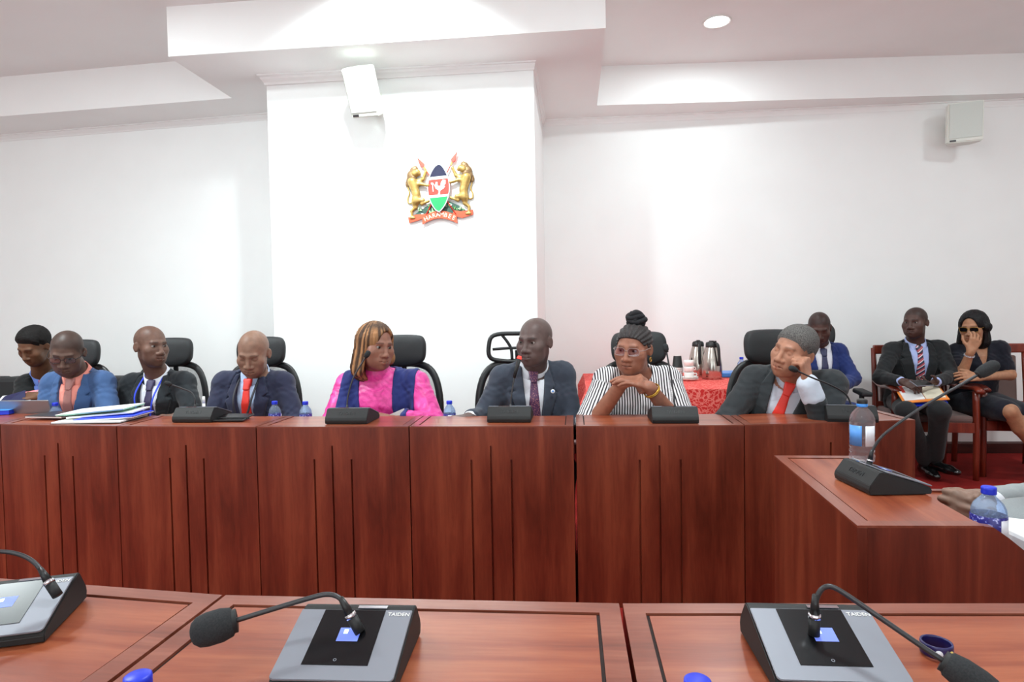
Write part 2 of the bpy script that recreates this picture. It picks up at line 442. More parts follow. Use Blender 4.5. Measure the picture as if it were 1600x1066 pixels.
# ------------------------------------------------------------------ committee desks
ZT, ZWK = .78, .67
def desk(label, FL, FR, BR, BL, gap=(.002, .002), grooves=True, work=.40, group='mahogany committee desks', frame=.032):
    FL, FR, BR, BL = (np.array(p[:2], float) for p in (FL, FR, BR, BL))
    d = (FR-FL); W = np.linalg.norm(d); d /= W; ang = math.atan2(d[1], d[0])
    nrm = np.array([-d[1], d[0]])
    t = empty('committee_desk', (FL[0], FL[1], 0), ang, label, 'desk', group)
    def L(p): q = p-FL; return np.array([q@d, q@nrm])
    bl, br = L(BL), L(BR)
    x0, x1 = gap[0], W-gap[1]
    def xl(y): return x0+bl[0]*y/bl[1]
    def xr(y): return x1+(br[0]-W)*y/br[1]
    yb = (bl[1]+br[1])/2
    # front panel: plain rail above, three vertical grooves cut below it
    bm = bmesh.new()
    bm_box(bm, (x0, 0, .695), (x1, .02, ZT-.005))
    for cuts, za, zc in (((.38, .50, .625), .002, .635), ((.50,), .635, .695)):
        sec = [(x0, .02), (x0, 0)]
        for c in (cuts if grooves else ()):
            cx = x0+(x1-x0)*c
            sec += [(cx-.0045, 0), (cx-.003, .012), (cx+.003, .012), (cx+.0045, 0)]
        sec += [(x1, 0), (x1, .02)]
        v0 = [bm.verts.new((p[0], p[1], za)) for p in sec]; v1 = [bm.verts.new((p[0], p[1], zc)) for p in sec]
        n = len(sec)
        for i in range(n): bm.faces.new((v0[i], v0[(i+1) % n], v1[(i+1) % n], v1[i]))
        bm.faces.new(v1); bm.faces.new(v0[::-1])
    bmesh.ops.recalc_face_normals(bm, faces=bm.faces[:])
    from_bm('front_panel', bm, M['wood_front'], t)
    # shelf: frame of four lipped bars round a sunk panel, with a dark gap between
    f = frame; z0, z1 = ZT-.005, ZT
    def bar(name, pts, zt=z1):
        prism(name, [(p[0], p[1], z0) for p in pts], [(p[0], p[1], zt) for p in pts], M['wood_edge'], t)
    bar('front_rail', [(x0, 0), (x1, 0), (xr(f), f), (xl(f), f)])
    bar('side_rail', [(xl(f), f), (xl(f)+f, f), (xl(yb-f)+f, yb), (xl(yb), yb)])
    bar('side_rail', [(xr(f)-f, f), (xr(f), f), (xr(yb), yb), (xr(yb)-f, yb)])
    g = .005
    ins = [(xl(f)+f+g, f+g), (xr(f)-f-g, f+g), (xr(yb)-f-g, yb), (xl(yb)+f+g, yb)]
    prism('shelf_top', [(p[0], p[1], z0) for p in ins], [(p[0], p[1], z1-.002) for p in ins], M['wood_top'], t)
    und = [(x0+.004, .004), (x1-.004, .004), (xr(yb)-.004, yb-.004), (xl(yb)+.004, yb-.004)]
    prism('groove_bed', [(p[0], p[1], z0-.012) for p in und], [(p[0], p[1], z0+.0008) for p in und], M['groove'], t)
    # riser behind the shelf and the lower work surface the sitters use
    rs = [(xl(yb)+.004, yb-.02), (xr(yb)-.004, yb-.02), (xr(yb)-.004, yb), (xl(yb)+.004, yb)]
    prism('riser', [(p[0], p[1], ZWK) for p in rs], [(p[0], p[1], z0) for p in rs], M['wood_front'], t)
    y2 = yb+work
    wk = [(xl(yb)+.004, yb-.02), (xr(yb)-.004, yb-.02), (xr(y2)-.004, y2), (xl(y2)+.004, y2)]
    prism('work_surface', [(p[0], p[1], ZWK-.025) for p in wk], [(p[0], p[1], ZWK) for p in wk], M['wood_top'], t)
    prof = [(.021, .0), (y2-.06, .0), (y2-.02, .64), (y2, ZWK+.004), (yb+.20, ZWK+.006), (yb+.14, ZWK+.018),
            (yb+.09, ZWK+.05), (yb+.05, ZWK+.084), (yb+.02, z1-.004), (yb, z1-.001), (yb-.01, z0), (.021, z0)]
    for sx in (0, 1):
        xa = (lambda y: xl(y)) if sx == 0 else (lambda y: xr(y)-.022)
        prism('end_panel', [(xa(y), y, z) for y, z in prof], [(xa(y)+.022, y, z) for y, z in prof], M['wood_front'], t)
    return t

dk = {}
fx = [(-240, 659), (0, 663), (182, 666), (400, 667), (639, 666.5), (898, 666), (1163, 664), (1431, 656)]
F_ = [PZ(x, y, ZT) for x, y in fx]
bx = [(-140, 643), (60, 647), (245, 650), (450, 650), (662, 650), (898, 649), (1135, 645), (1379, 643)]
B_ = [PZ(x, y, ZT) for x, y in bx]
dlab = ['mahogany desk at the far left end of the front row, blue box on its shelf',
        'mahogany desk in the row with grey laptop and stack of papers',
        'mahogany desk in the row with two black phones beside its microphone',
        'mahogany desk in front of the woman in pink',
        'mahogany desk in front of the man whose microphone is lit red',
        'mahogany desk in front of the woman in stripes',
        'mahogany desk at the right end of the row, before the man leaning on his fist']
for i in range(7):
    g = [.0025, .0025]
    if i == 4: g[1] = .006
    if i == 5: g[0] = .006
    desk(dlab[i], F_[i], F_[i+1], B_[i+1], B_[i], gap=g)
desk('mahogany side desk standing crosswise at the right with bottle and tilted microphone',
     (.642, 2.03), (.598, 1.349), (.872, 1.36), (.885, 2.03), grooves=False)
desk('nearest mahogany desk in the middle, between two seams, with one microphone',
     PZ(969, 943, ZT), PZ(351, 930, ZT), (-.592, .655), (.069, .66), grooves=True, work=.42)
desk('nearest mahogany desk at the left edge of the photo',
     PZ(349, 930, ZT), PZ(-80, 898, ZT), (-1.20, .68), (-.596, .655), work=.42)
desk('nearest mahogany desk at the right with a dark blue ring on it',
     PZ(1640, 943, ZT), PZ(971, 943, ZT), (.071, .66), (.745, .68), work=.42)

# ------------------------------------------------------------------ conference microphone units
def foam_mesh(name, c, axis, r, ln, mat, parent):
    axis = np.array(axis, float); axis /= np.linalg.norm(axis)
    prof = [(0, -.5), (.55, -.5), (.86, -.42), (1, -.2), (1, .12), (.9, .32), (.62, .45), (.3, .495), (0, .5)]
    bm = bmesh.new(); bm_lathe(bm, [(p[0]*r, p[1]*ln) for p in prof], 20)
    z = Vector(axis); q = Vector((0, 0, 1)).rotation_difference(z)
    bmesh.ops.transform(bm, matrix=Matrix.Translation(Vector([float(v) for v in c])) @ q.to_matrix().to_4x4(), verts=bm.verts[:])
    bmesh.ops.recalc_face_normals(bm, faces=bm.faces[:])
    return from_bm(name, bm, mat, parent, smooth=True)
def mic_unit(label, loc, rz, s, neck, foam_r, foam_l, neck_r=.0033, lit=False, front=True, group='conference microphone units'):
    t = empty('conference_microphone', loc, rz, label, 'microphone', group)
    Rz = np.array([[cos(rz), sin(rz), 0], [-sin(rz), cos(rz), 0], [0, 0, 1]])
    def LL(p): return Rz@(np.array(p, float)-np.array(loc, float))
    W = .157*s
    pr = [(-.072, .0), (-.073, .010), (-.069, .0165), (.034, .0505), (.044, .0535), (.052, .052), (.074, .022), (.077, .012), (.074, 0)]
    pr = [(a*s, b*s) for a, b in pr]
    bm = bmesh.new()
    inset = .006*s
    v0 = [bm.verts.new((-W/2, a, b)) for a, b in pr]; v1 = [bm.verts.new((W/2, a, b)) for a, b in pr]
    n = len(pr)
    for i in range(n): bm.faces.new((v0[i], v0[(i+1) % n], v1[(i+1) % n], v1[i]))
    bm.faces.new(v0[::-1]); bm.faces.new(v1)
    bmesh.ops.recalc_face_normals(bm, faces=bm.faces[:])
    bmesh.ops.bevel(bm, geom=[e for e in bm.edges], offset=.0013*s, segments=2, affect='EDGES')
    from_bm('base', bm, M['blackm'], t)
    a = np.array([0, -.073*s, .0175*s]); b = np.array([0, .033*s, .0515*s])
    uy = (b-a); ln = np.linalg.norm(uy); uy /= ln; ux = np.array([1., 0, 0]); un = np.cross(ux, uy)
    def rr(hw, y0, y1, r=.006*s):
        o = []
        for cx, cy, a0 in ((hw-r, y0+r, -90), (hw-r, y1-r*.3, 0), (-hw+r, y1-r*.3, 90), (-hw+r, y0+r, 180)):
            rq = r if cy < (y0+y1)/2 else r*.3
            cx2 = cx if rq == r else (hw-rq)*(1 if cx > 0 else -1)
            for k in range(4):
                an = radians(a0+k*30); o.append((cx2+rq*cos(an), cy+rq*sin(an)))
        return o
    extrude('top_plate', rr(W/2-.001, -.003*s, ln), a, ux, uy, un*.0028*s, M['silver'], t, bevel=.0007*s)
    top = a+un*.0028*s
    extrude('touch_panel', [(-.28*W, .17*ln), (.26*W, .17*ln), (.26*W, .985*ln), (-.28*W, .985*ln)], top, ux, uy, un*.0007*s, M['screen'], t)
    tp = top+un*.0007*s
    extrude('display', [(-.075*W, .50*ln), (.105*W, .50*ln), (.105*W, .70*ln), (-.075*W, .70*ln)], tp, ux, uy, un*.0002, M['lcd'], t)
    extrude('display_mark', [(-.035*W, .61*ln), (.0, .61*ln), (.0, .67*ln), (-.035*W, .67*ln)], tp+un*.0003, ux, uy, un*.0002, M['lcdwhite'], t)
    text('talk_button', 'o', .009*s, M['silver'], t, frame4(tp+ux*(-.02*W)+uy*.24*ln+un*.0004, ux, uy, un), .0002)
    text('lettering', 'TAIDEN', .0085*s, M['white'], t, frame4(top+ux*.385*W+uy*.92*ln+un*.0004, ux, uy, un), .0003)
    extrude('edge_strip', [(-.001*W, .0), (.26*W, .0), (.26*W, .006*s), (-.001*W, .006*s)], np.array([0, .036*s, .0532*s]), ux, np.array([0, 1., .12]), np.array([0, 0, .0012*s]), M['chrome'], t)  # narrow chrome strip along part of the peak
    # lettering pressed into the sloping back
    by = np.array([0, .052, .052])*s; be = np.array([0, .074, .022])*s
    vy = by-be; vl = np.linalg.norm(vy); vy /= vl
    text('back_lettering', 'TAIDEN', .017*s, M['backtext'], t, frame4(be+vy*vl*.5+np.cross([-1, 0, 0], vy)*.0006, (-1, 0, 0), vy, np.cross([-1, 0, 0], vy)), .0006, spacing=1.1)
    P = [LL(p) for p in neck]
    sock = P[0]; d1 = (P[1]-P[0]); d1 /= np.linalg.norm(d1)
    tube('socket', [sock-d1*.006*s, sock+d1*.016*s], .0072*s, M['blackm'], t, 14, 0)
    tube('socket_ring', [sock+d1*.016*s, sock+d1*.0215*s], .0076*s, M['chrome'], t, 14, 0)
    tube('gooseneck', P, neck_r, M['darkgrey'], t, 10, 8)
    tube('neck_sleeve', [sock+d1*.0215*s, sock+d1*.046*s], [.0062*s, .0052*s, .0036*s], M['black'], t, 12, 0)
    ax = P[-1]-P[-2]; ax /= np.linalg.norm(ax)
    if foam_r:
        foam_mesh('foam_windscreen', P[-1]+ax*foam_l*.42, ax, foam_r, foam_l, M['foam'], t)
        tube('capsule_collar', [P[-1]-ax*.006*s, P[-1]+ax*.004*s], foam_r*.72, M['blackm'], t, 14, 0)
    else:
        tube('capsule', [P[-1]-ax*.09, P[-1]-ax*.05, P[-1]], [.0068, .0085, .0108], M['blackm'], t, 14, 0)
        tube('light_ring', [P[-1], P[-1]+ax*.006], .0112, M['redring'] if lit else M['blackm'], t, 16, 0)
        tube('capsule_tip', [P[-1]+ax*.006, P[-1]+ax*.014], [.0105, .008], M['redring'] if lit else M['foam'], t, 14, 0)
    return t

# nearest row
lb = np.array([-.302, .772, ZT])
mic_unit('grey topped microphone on the middle near desk, neck bent to the left', lb, radians(2), 1.0,
         [(-.288, .765, .828), PY(544, 955, .768), PY(532, 936, .772), PY(512, 929, .772), PY(480, 936, .765), PY(420, 954, .745), PY(362, 972, .725)], .0205, .052)
mic_unit('grey topped microphone on the right near desk, neck bent down to the right', (.312, .812, ZT), radians(1), 1.0,
         [PY(1272, 985, .80), PY(1273, 955, .80), PY(1278, 930, .80), PY(1291, 917, .798), PY(1312, 923, .79), PY(1370, 962, .76), PY(1440, 1010, .73), PY(1482, 1038, .715)], .017, .056)
mic_unit('grey topped microphone cut off by the left edge of the photo', (-.862, .828, ZT), radians(21), 1.0,
         [PY(87, 926, .835), PY(68, 897, .84), PY(52, 878, .842), PY(28, 866, .84), PY(-5, 862, .83), PY(-60, 866, .80), PY(-120, 885, .77)], .0205, .052)
# desks of the far row, seen from behind
def far_unit(label, px, py, neck, yy, foam, rz=0.0, lit=False):
    c = PZ(px, py, ZT)
    return mic_unit(label, (c[0], c[1]+.096, ZT), pi+rz, 1.24, [PY(x, y, Y) for (x, y), Y in zip(neck, yy)], foam[0], foam[1], .0036, lit)
far_unit('black backed microphone by the black phones, neck folded to the left', 298.5, 660.5,
         [(304, 650), (305, 636), (304, 622), (298, 613), (284, 607), (266, 600.5)], [2.74, 2.74, 2.74, 2.74, 2.73, 2.72], (.0105, .03))
far_unit('black backed microphone in front of the woman in pink', 540, 663,
         [(541, 652), (542, 640), (544, 618), (553, 589), (572, 557)], [2.70, 2.70, 2.71, 2.73, 2.75], (.0125, .032))
far_unit('black backed microphone with a lit red ring at its tip', 795, 660.5,
         [(796, 651), (797, 640), (799, 618), (804, 588), (811, 561)], [2.73, 2.73, 2.735, 2.75, 2.76], (0, 0), 0, True)
far_unit('black backed microphone in front of the woman in stripes', 1056, 662,
         [(1056, 652), (1055, 640), (1052, 612), (1047, 580), (1041, 548)], [2.69, 2.69, 2.70, 2.72, 2.74], (.0125, .034))
far_unit('black backed microphone on the right end desk, neck bent to the left', 1338, 660.5,
         [(1333, 652), (1332, 640), (1322, 617), (1300, 603), (1268, 590), (1243, 578.5)], [2.72, 2.72, 2.72, 2.70, 2.66, 2.64], (.0125, .034), radians(-7))
mic_unit('black microphone on the crosswise side desk, neck tilted up to the right', (.800, 1.672, ZT), radians(96), 1.05,
         [PY(1357, 731, 1.70), PY(1360, 716, 1.70), PY(1366, 699, 1.70), PY(1385, 676, 1.69), PY(1440, 637, 1.67), PY(1500, 602, 1.65), PY(1531, 584, 1.64)], .0155, .052, .0036)

# ------------------------------------------------------------------ water bottles
def label_mat():
    t = NT('bottle_label'); v = t.coords((1, 1, 1))
    ns = t.n('ShaderNodeTexNoise', Scale=140.0, Detail=2.0); t.l(v, ns.inputs['Vector'])
    t.l(t.ramp(ns.outputs['Fac'], [(.50, lin((44, 40, 130))), (.56, lin((60, 66, 170))), (.66, lin((190, 195, 235)))]), t.b.inputs['Base Color'])
    t.set(Roughness=.35); return t.m
M['label'] = label_mat()
M['labelblue'] = plain('pale_blue_label', (84, 150, 225), .4)
M['labelwhite'] = plain('white_label_patch', (225, 228, 235), .45)
def bottle(label, loc, h=.165, r=.0305, cap='bluecap', tall=False, group='small water bottles with blue caps', rz=0.0):
    t = empty('water_bottle', loc, rz, label, 'bottle', group)
    k = h/.165
    body = [(0, .004*k), (r*.82, 0), (r*.95, .003*k), (r, .010*k)]
    if tall:
        for i in range(5):
            z = .018*k+i*.012*k; body += [(r, z), (r*.955, z+.004*k), (r*.955, z+.006*k), (r, z+.010*k)]
    else:
        body += [(r, .03*k), (r*.96, .036*k), (r, .042*k)]
    body += [(r, .105*k), (r*.97, .115*k), (r*.84, .126*k), (r*.60, .136*k), (.0135, .143*k), (.0128, .15*k), (.0128, .16*k)]
    lathe('bottle_body', body, M['pet'] if tall else M['petblue'], t, 28)
    if tall:
        lb = NT  # no-op name kept local
        for a0, a1, mm in ((-160, -95, 'labelblue'), (-80, -30, 'labelwhite')):
            vs, fs = [], []
            for i in range(9):
                a = radians(a0+(a1-a0)*i/8)
                vs += [((r+.0012)*cos(a), (r+.0012)*sin(a), .045*k), ((r+.0012)*cos(a), (r+.0012)*sin(a), .098*k)]
            for i in range(8): fs.append((2*i, 2*i+2, 2*i+3, 2*i+1))
            o = mesh('label', vs, fs, M[mm], t, True)
            sm = o.modifiers.new('thickness', 'SOLIDIFY'); sm.thickness = .0005
        lathe('collar_ring', [(.0148, .145*k), (.0155, .147*k), (.0155, .151*k), (.0148, .153*k)], M['lightblue'], t, 24)
    else:
        lathe('label', [(r+.0004, .046*k), (r+.0011, .047*k), (r+.0011, .101*k), (r+.0004, .102*k)], M['label'], t, 28)
        vs, fs = [], []
        for i in range(7):
            a = radians(-100+50*i/6)
            vs += [((r+.0017)*cos(a), (r+.0017)*sin(a), .052*k), ((r+.0017)*cos(a), (r+.0017)*sin(a), .096*k)]
        for i in range(6): fs.append((2*i, 2*i+2, 2*i+3, 2*i+1))
        o = mesh('label_patch', vs, fs, M['labelwhite'], t, True)
        sm = o.modifiers.new('thickness', 'SOLIDIFY'); sm.thickness = .0005
    cp = [(.0142, .148*k)]
    for i in range(3): cp += [(.0146, (.149+i*.004)*k), (.0150, (.151+i*.004)*k)]
    cp += [(.0146, .1635*k), (.0125, .165*k), (0, .165*k)]
    lathe('cap', [(0, .1475*k)]+cp, M[cap], t, 24)
    return t
def far_bottle(label, px, py, Y, rz=0.0):
    c = PY(px, py, Y)
    bottle(label, (c[0], c[1], ZWK), .165, .0305, rz=rz)
far_bottle('small water bottle in front of the grey laptop', 86, 626, 3.0, .3)
far_bottle('small water bottle at the elbow of the man in the red tie and lanyard', 429, 628, 3.02, 1.9)
far_bottle('small water bottle left of the woman in pink', 477, 628, 3.0, 2.1)
far_bottle('small water bottle between the woman in pink and the speaking man', 702, 627, 3.0, .1)
far_bottle('small water bottle by the left elbow of the woman in stripes', 917, 626, 3.0, 2.2)
far_bottle('small water bottle by the man leaning on his fist', 1159, 623, 3.0, 2.0)
c = PZ(1347, 721, ZT)
bottle('tall clear water bottle with a dark cap on the side desk', (c[0], c[1], ZT), .192, .0355, 'black', True, None, -.35)
c = PY(1545, 765, 1.47)
bottle('water bottle at the right edge before the clasped hands', (c[0], c[1], ZWK), .165, .034, rz=.3)
c = PZ(215, 1057, .833); bottle('water bottle at the lower left of which only the blue cap shows', (c[0], c[1], ZWK))
c = PZ(1090, 1064, .833); bottle('water bottle at the bottom edge right of centre, only its blue cap showing', (c[0], c[1], ZWK))

# ------------------------------------------------------------------ office chairs
def rounded(pts, n=6):
    # closed smooth loop through control points
    P = [np.array(p, float) for p in pts]; out = []; k = len(P)
    for i in range(k):
        a, b, c_, d = P[i-1], P[i], P[(i+1) % k], P[(i+2) % k]
        for s in range(n):
            t = s/n
            out.append(.5*((2*b)+(c_-a)*t+(2*a-5*b+4*c_-d)*t*t+(3*b-a-3*c_+d)*t**3))
    return out
def cushion(name, pts_xz, y, thick, bulge, mat, parent, tilt=0.0, curve=0.0):
    # padded slab: outline in x,z, thickness along y, rounded edge
    loop = rounded(pts_xz, 5); n = len(loop)
    cx = sum(p[0] for p in loop)/n; cz = sum(p[1] for p in loop)/n
    rings = []
    vs, fs = [], []
    for sc, yy in ((.0, -.5-bulge), (.5, -.5-bulge*.8), (.85, -.5-bulge*.25), (.96, -.38), (1.0, -.1), (1.0, .15), (.96, .4), (.85, .5), (.0, .5)):
        ring = []
        for p in loop:
            x = cx+(p[0]-cx)*sc; z = cz+(p[1]-cz)*sc
            vs.append((x, y+yy*thick+(z-cz)*tilt-curve*x*x, z)); ring.append(len(vs)-1)
            if sc == 0: break
        rings.append(ring)
    for A, B in zip(rings, rings[1:]):
        for k in range(n):
            k2 = (k+1) % n
            if len(A) == 1: fs.append((A[0], B[k2], B[k]))
            elif len(B) == 1: fs.append((A[k], A[k2], B[0]))
            else: fs.append((A[k], A[k2], B[k2], B[k]))
    o = mesh(name, vs, fs, mat, parent, True)
    bm = bmesh.new(); bm.from_mesh(o.data); bmesh.ops.recalc_face_normals(bm, faces=bm.faces[:]); bm.to_mesh(o.data); bm.free()
    return o
M['leather'] = plain('black_padded_fabric', (30, 32, 34), .62, noise=.1, nscale=200)
def office_chair(label, loc, rz, hollow=False, group='black mesh office chairs behind the desks'):
    t = empty('office_chair', loc, rz, label, 'chair', group)
    cushion('seat', [(-.24, -.24), (.24, -.24), (.25, .22), (-.25, .22)], 0, .07, .15, M['leather'], t)
    st = t.children[-1] if False else [o for o in t.children][0]
    st.matrix_basis = Matrix.Translation((0, 0, .46)) @ Matrix.Rotation(radians(-90), 4, 'X')
    out = rounded([(-.205, .57), (-.225, .76), (-.19, .92), (-.10, .985), (.10, .985), (.19, .92), (.225, .76), (.205, .57), (.12, .535), (-.12, .535)], 5)
    by = lambda x, z: .235+.10*(z-.56)**2-.55*x*x
    tube('back_frame', [(x, by(x, z), z) for x, z in out], .021, M['black'], t, 8, 0, closed=True, flat=((0, 1, 0), .6))
    vs, fs = [], []
    n = len(out)
    for sc in (1.0, .75, .5, .25):
        for x, z in out:
            xx, zz = x*sc, .76+(z-.76)*sc; vs.append((xx, by(xx, zz), zz))
    vs.append((0, by(0, .76), .76))
    for r_ in range(3):
        for k in range(n): fs.append((r_*n+k, r_*n+(k+1) % n, (r_+1)*n+(k+1) % n, (r_+1)*n+k))
    for k in range(n): fs.append((3*n+k, 3*n+(k+1) % n, 4*n))
    mesh('back_mesh', vs, fs, M['mesh'], t, True)
    if hollow:
        lp = rounded([(-.15, 1.02), (-.16, 1.09), (-.13, 1.15), (0, 1.158), (.13, 1.15), (.16, 1.09), (.15, 1.02), (.06, 1.0), (-.06, 1.0)], 5)
        tube('headrest_frame', [(x, .24-.9*x*x, z) for x, z in lp], .0125, M['black'], t, 8, 0, closed=True)
        for sx in (-1, 1):
            tube('headrest_strut', [(sx*.085, .236, 1.15), (sx*.055, .238, 1.11), (sx*.035, .24, 1.07), (sx*.03, .24, 1.01)], .0085, M['black'], t, 8)
        tube('headrest_bar', [(-.14, .225, 1.07), (-.04, .24, 1.075), (.04, .24, 1.075), (.14, .225, 1.07)], .008, M['black'], t, 8)
    else:
        cushion('headrest', [(-.13, 1.005), (-.148, 1.06), (-.14, 1.13), (-.09, 1.158), (.09, 1.158), (.14, 1.13), (.148, 1.06), (.13, 1.005), (.06, .975), (-.06, .975)], .235, .06, .2, M['leather'], t, .1, 1.2)
    tube('headrest_post', [(0, .27, .80), (0, .285, .95), (0, .265, 1.06)], .016, M['black'], t, 10, 4, flat=((0, 1, 0), .6))
    tube('back_spine', [(0, .05, .42), (0, .24, .43), (0, .29, .55), (0, .275, .80)], .026, M['black'], t, 10, 5, flat=((1, 0, 0), 1))
    for sx in (-1, 1):
        tube('armrest_post', [(sx*.22, .02, .43), (sx*.29, .02, .45), (sx*.295, .02, .62)], .018, M['black'], t, 8, 4)
        box('armrest_pad', (sx*.295-.04, -.14, .62), (sx*.295+.04, .14, .655), M['leather'], t, .012)
    tube('gas_column', [(0, 0, .43), (0, 0, .12)], .028, M['darkgrey'], t, 14, 0)
    for k in range(5):
        a = 2*pi*k/5+.3
        leg = tube('base_leg', [(0, 0, .12), (.15*cos(a), .15*sin(a), .105), (.29*cos(a), .29*sin(a), .075)], [.026, .016], M['black'], t, 8, 3)
        bm = bmesh.new()
        u = np.array([-sin(a), cos(a), 0])
        cc = np.array([.29*cos(a), .29*sin(a), .03])
        for s_ in (-.014, .014): bm_tube(bm, [cc+u*(s_-.008), cc+u*(s_+.008)], .03, 14)
        bm_tube(bm, [cc+np.array([0, 0, .0]), cc+np.array([0, 0, .05])], .008, 8)
        from_bm('caster', bm, M['black'], leg)
    return t
def chair_at(label, px, Yb, rz=0.0, hollow=False):
    c = PY(px, 540, Yb)
    off = np.array([sin(rz)*.24, -cos(rz)*.24])
    return office_chair(label, (c[0]+off[0], c[1]+off[1], 0), rz, hollow)
chair_at('black office chair behind the man in the blue suit and glasses', 122, 3.62, .15)
chair_at('black office chair behind the man in charcoal suit turning his head', 268, 3.72, .12)
chair_at('black office chair behind the man in navy suit with red tie', 411, 3.60, .1)
chair_at('black office chair behind the woman in pink', 628, 3.50, .05)
chair_at('black office chair with an open frame headrest behind the speaking man', 808, 3.46, 0, True)
chair_at('black office chair behind the woman in stripes', 997, 3.38, 0)
chair_at('black office chair behind the man leaning on his fist', 1205, 3.36, 0)
chair_at('black office chair by the wall under the man in the bright navy suit', 1272, 5.16, -.2)
office_chair('black office chair under the man in grey at the right edge, mostly outside the photo', (1.72, 1.80, 0), -pi/2)

# black sofa under the man with the blue folder
sf = empty('sofa', (-4.15, 4.0, 0), radians(-3), 'black leather sofa at the far left against the wall', 'sofa')
box('base', (-.95, -.36, .06), (.95, .42, .30), M['leather'], sf, .02)
for sx in (-1, 0, 1):
    box('seat_cushion', (sx*.6-.295, -.38, .30), (sx*.6+.295, .26, .43), M['leather'], sf, .03)
    box('back_cushion', (sx*.6-.295, .24, .42), (sx*.6+.295, .42, .865), M['leather'], sf, .035)
for sx in (-1, 1):
    box('armrest', (sx*1.0-.09, -.38, .06), (sx*1.0+.09, .42, .60), M['leather'], sf, .03)
    for sy in (-.3, .34):
        box('leg', (sx*.9-.025, sy-.025, 0), (sx*.9+.025, sy+.025, .07), M['chrome'], sf)

# ------------------------------------------------------------------ wooden armchairs along the wall
M['chairfab'] = cloth('taupe_chair_fabric', (112, 92, 88), .9)
def armchair(label, loc, rz):
    t = empty('wooden_armchair', loc, rz, label, 'chair', 'red brown wooden armchairs by the wall')
    for sx in (-1, 1):
        tube('leg', [(sx*.265, -.25, 0), (sx*.265, -.25, .42), (sx*.262, -.245, .655)], [.021, .025, .024], M['wood_chair'], t, 4, 3)
        tube('leg', [(sx*.25, .27, 0), (sx*.25, .25, .42), (sx*.25, .31, .95)], [.021, .025, .019], M['wood_chair'], t, 4, 3)
        tube('arm', [(sx*.268, -.31, .655), (sx*.27, -.2, .675), (sx*.265, .05, .66), (sx*.25, .27, .68)], [.03, .032, .026, .022], M['wood_chair'], t, 8, 5, flat=((0, 0, 1), .6))
        box('side_rail', (sx*.258-.015, -.24, .35), (sx*.258+.015, .25, .42), M['wood_chair'], t, .004)
    box('front_rail', (-.25, -.265, .35), (.25, -.235, .425), M['wood_chair'], t, .004)
    box('seat', (-.245, -.26, .42), (.245, .25, .475), M['chairfab'], t, .02)
    box('back_pad', (-.2, .262, .50), (.2, .30, .90), M['chairfab'], t, .015, M4=Matrix.Translation((0, -.02, 0)) @ Matrix.Rotation(radians(-4), 4, 'X'))
    box('top_rail', (-.255, .285, .90), (.255, .325, .975), M['wood_chair'], t, .01)
    box('lower_rail', (-.25, .24, .46), (.25, .27, .51), M['wood_chair'], t, .004)
    return t
armchair('red brown wooden armchair under the man with the orange folder', (2.70, 5.02, 0), radians(-9))
armchair('red brown wooden armchair under the woman in the dark dress', (3.34, 5.05, 0), radians(-9))

# ------------------------------------------------------------------ refreshment table
tb = empty('refreshment_table', (.80, 4.75, 0), 0, 'table hidden under a red patterned cloth by the rear wall', 'table')
box('table_top', (-.70, -.60, .71), (.70, .62, .742), M['wood_top'], tb, .004)
for sx in (-.64, .64):
    for sy in (-.54, .56): box('leg', (sx-.02, sy-.02, 0), (sx+.02, sy+.02, .71), M['darkgrey'], tb)
def tablecloth():
    x0, x1, y0, y1, zt = .085, 1.52, 4.13, 5.40, .75
    per = []
    def side(a, b, n):
        for i in range(n): per.append(np.array(a)+(np.array(b)-np.array(a))*i/n)
    side((x0, y0), (x1, y0), 44); side((x1, y0), (x1, y1), 40); side((x1, y1), (x0, y1), 44); side((x0, y1), (x0, y0), 40)
    n = len(per); cx, cy = (x0+x1)/2, (y0+y1)/2
    vs, fs = [], []
    levels = [(0, 0), (.012, .005), (.10, .05), (.25, .10), (.45, .16), (.62, .19)]
    for dz, _ in levels:
        for i, p in enumerate(per):
            o = np.array([0., 0.])
            ex = min(abs(p[0]-x0), abs(p[0]-x1)); ey = min(abs(p[1]-y0), abs(p[1]-y1))
            if ey < 1e-6: o[1] = -1 if p[1] < cy else 1
            if ex < 1e-6: o[0] = -1 if p[0] < cx else 1
            cor = math.exp(-((ex+ey)/.12)**2)
            wv = .022*sin(i*.62)*min(1, dz*3.5)+.012*min(1, dz*5)
            fl = cor*.085*sin(min(1, dz/.14)*pi/2)*(1-.55*min(1, dz/.6))
            if cor > .3: o = np.array([-1 if p[0] < cx else 1, -1 if p[1] < cy else 1])*.72
            q = p+o*(wv+fl)
            vs.append((q[0], q[1], zt-dz+(.004 if dz == 0 else 0)))
    for r_ in range(len(levels)-1):
        for i in range(n): fs.append((r_*n+i, r_*n+(i+1) % n, (r_+1)*n+(i+1) % n, (r_+1)*n+i))
    fs.append(tuple(range(n)))
    o = mesh('tablecloth', vs, fs, M['redcloth'], None, False)
    bm = bmesh.new(); bm.from_mesh(o.data); bmesh.ops.recalc_face_normals(bm, faces=bm.faces[:]); bm.to_mesh(o.data); bm.free()
    return tag(o, 'red patterned tablecloth hanging in folds over the rear table', 'tablecloth')
tablecloth()
ZC = .7545
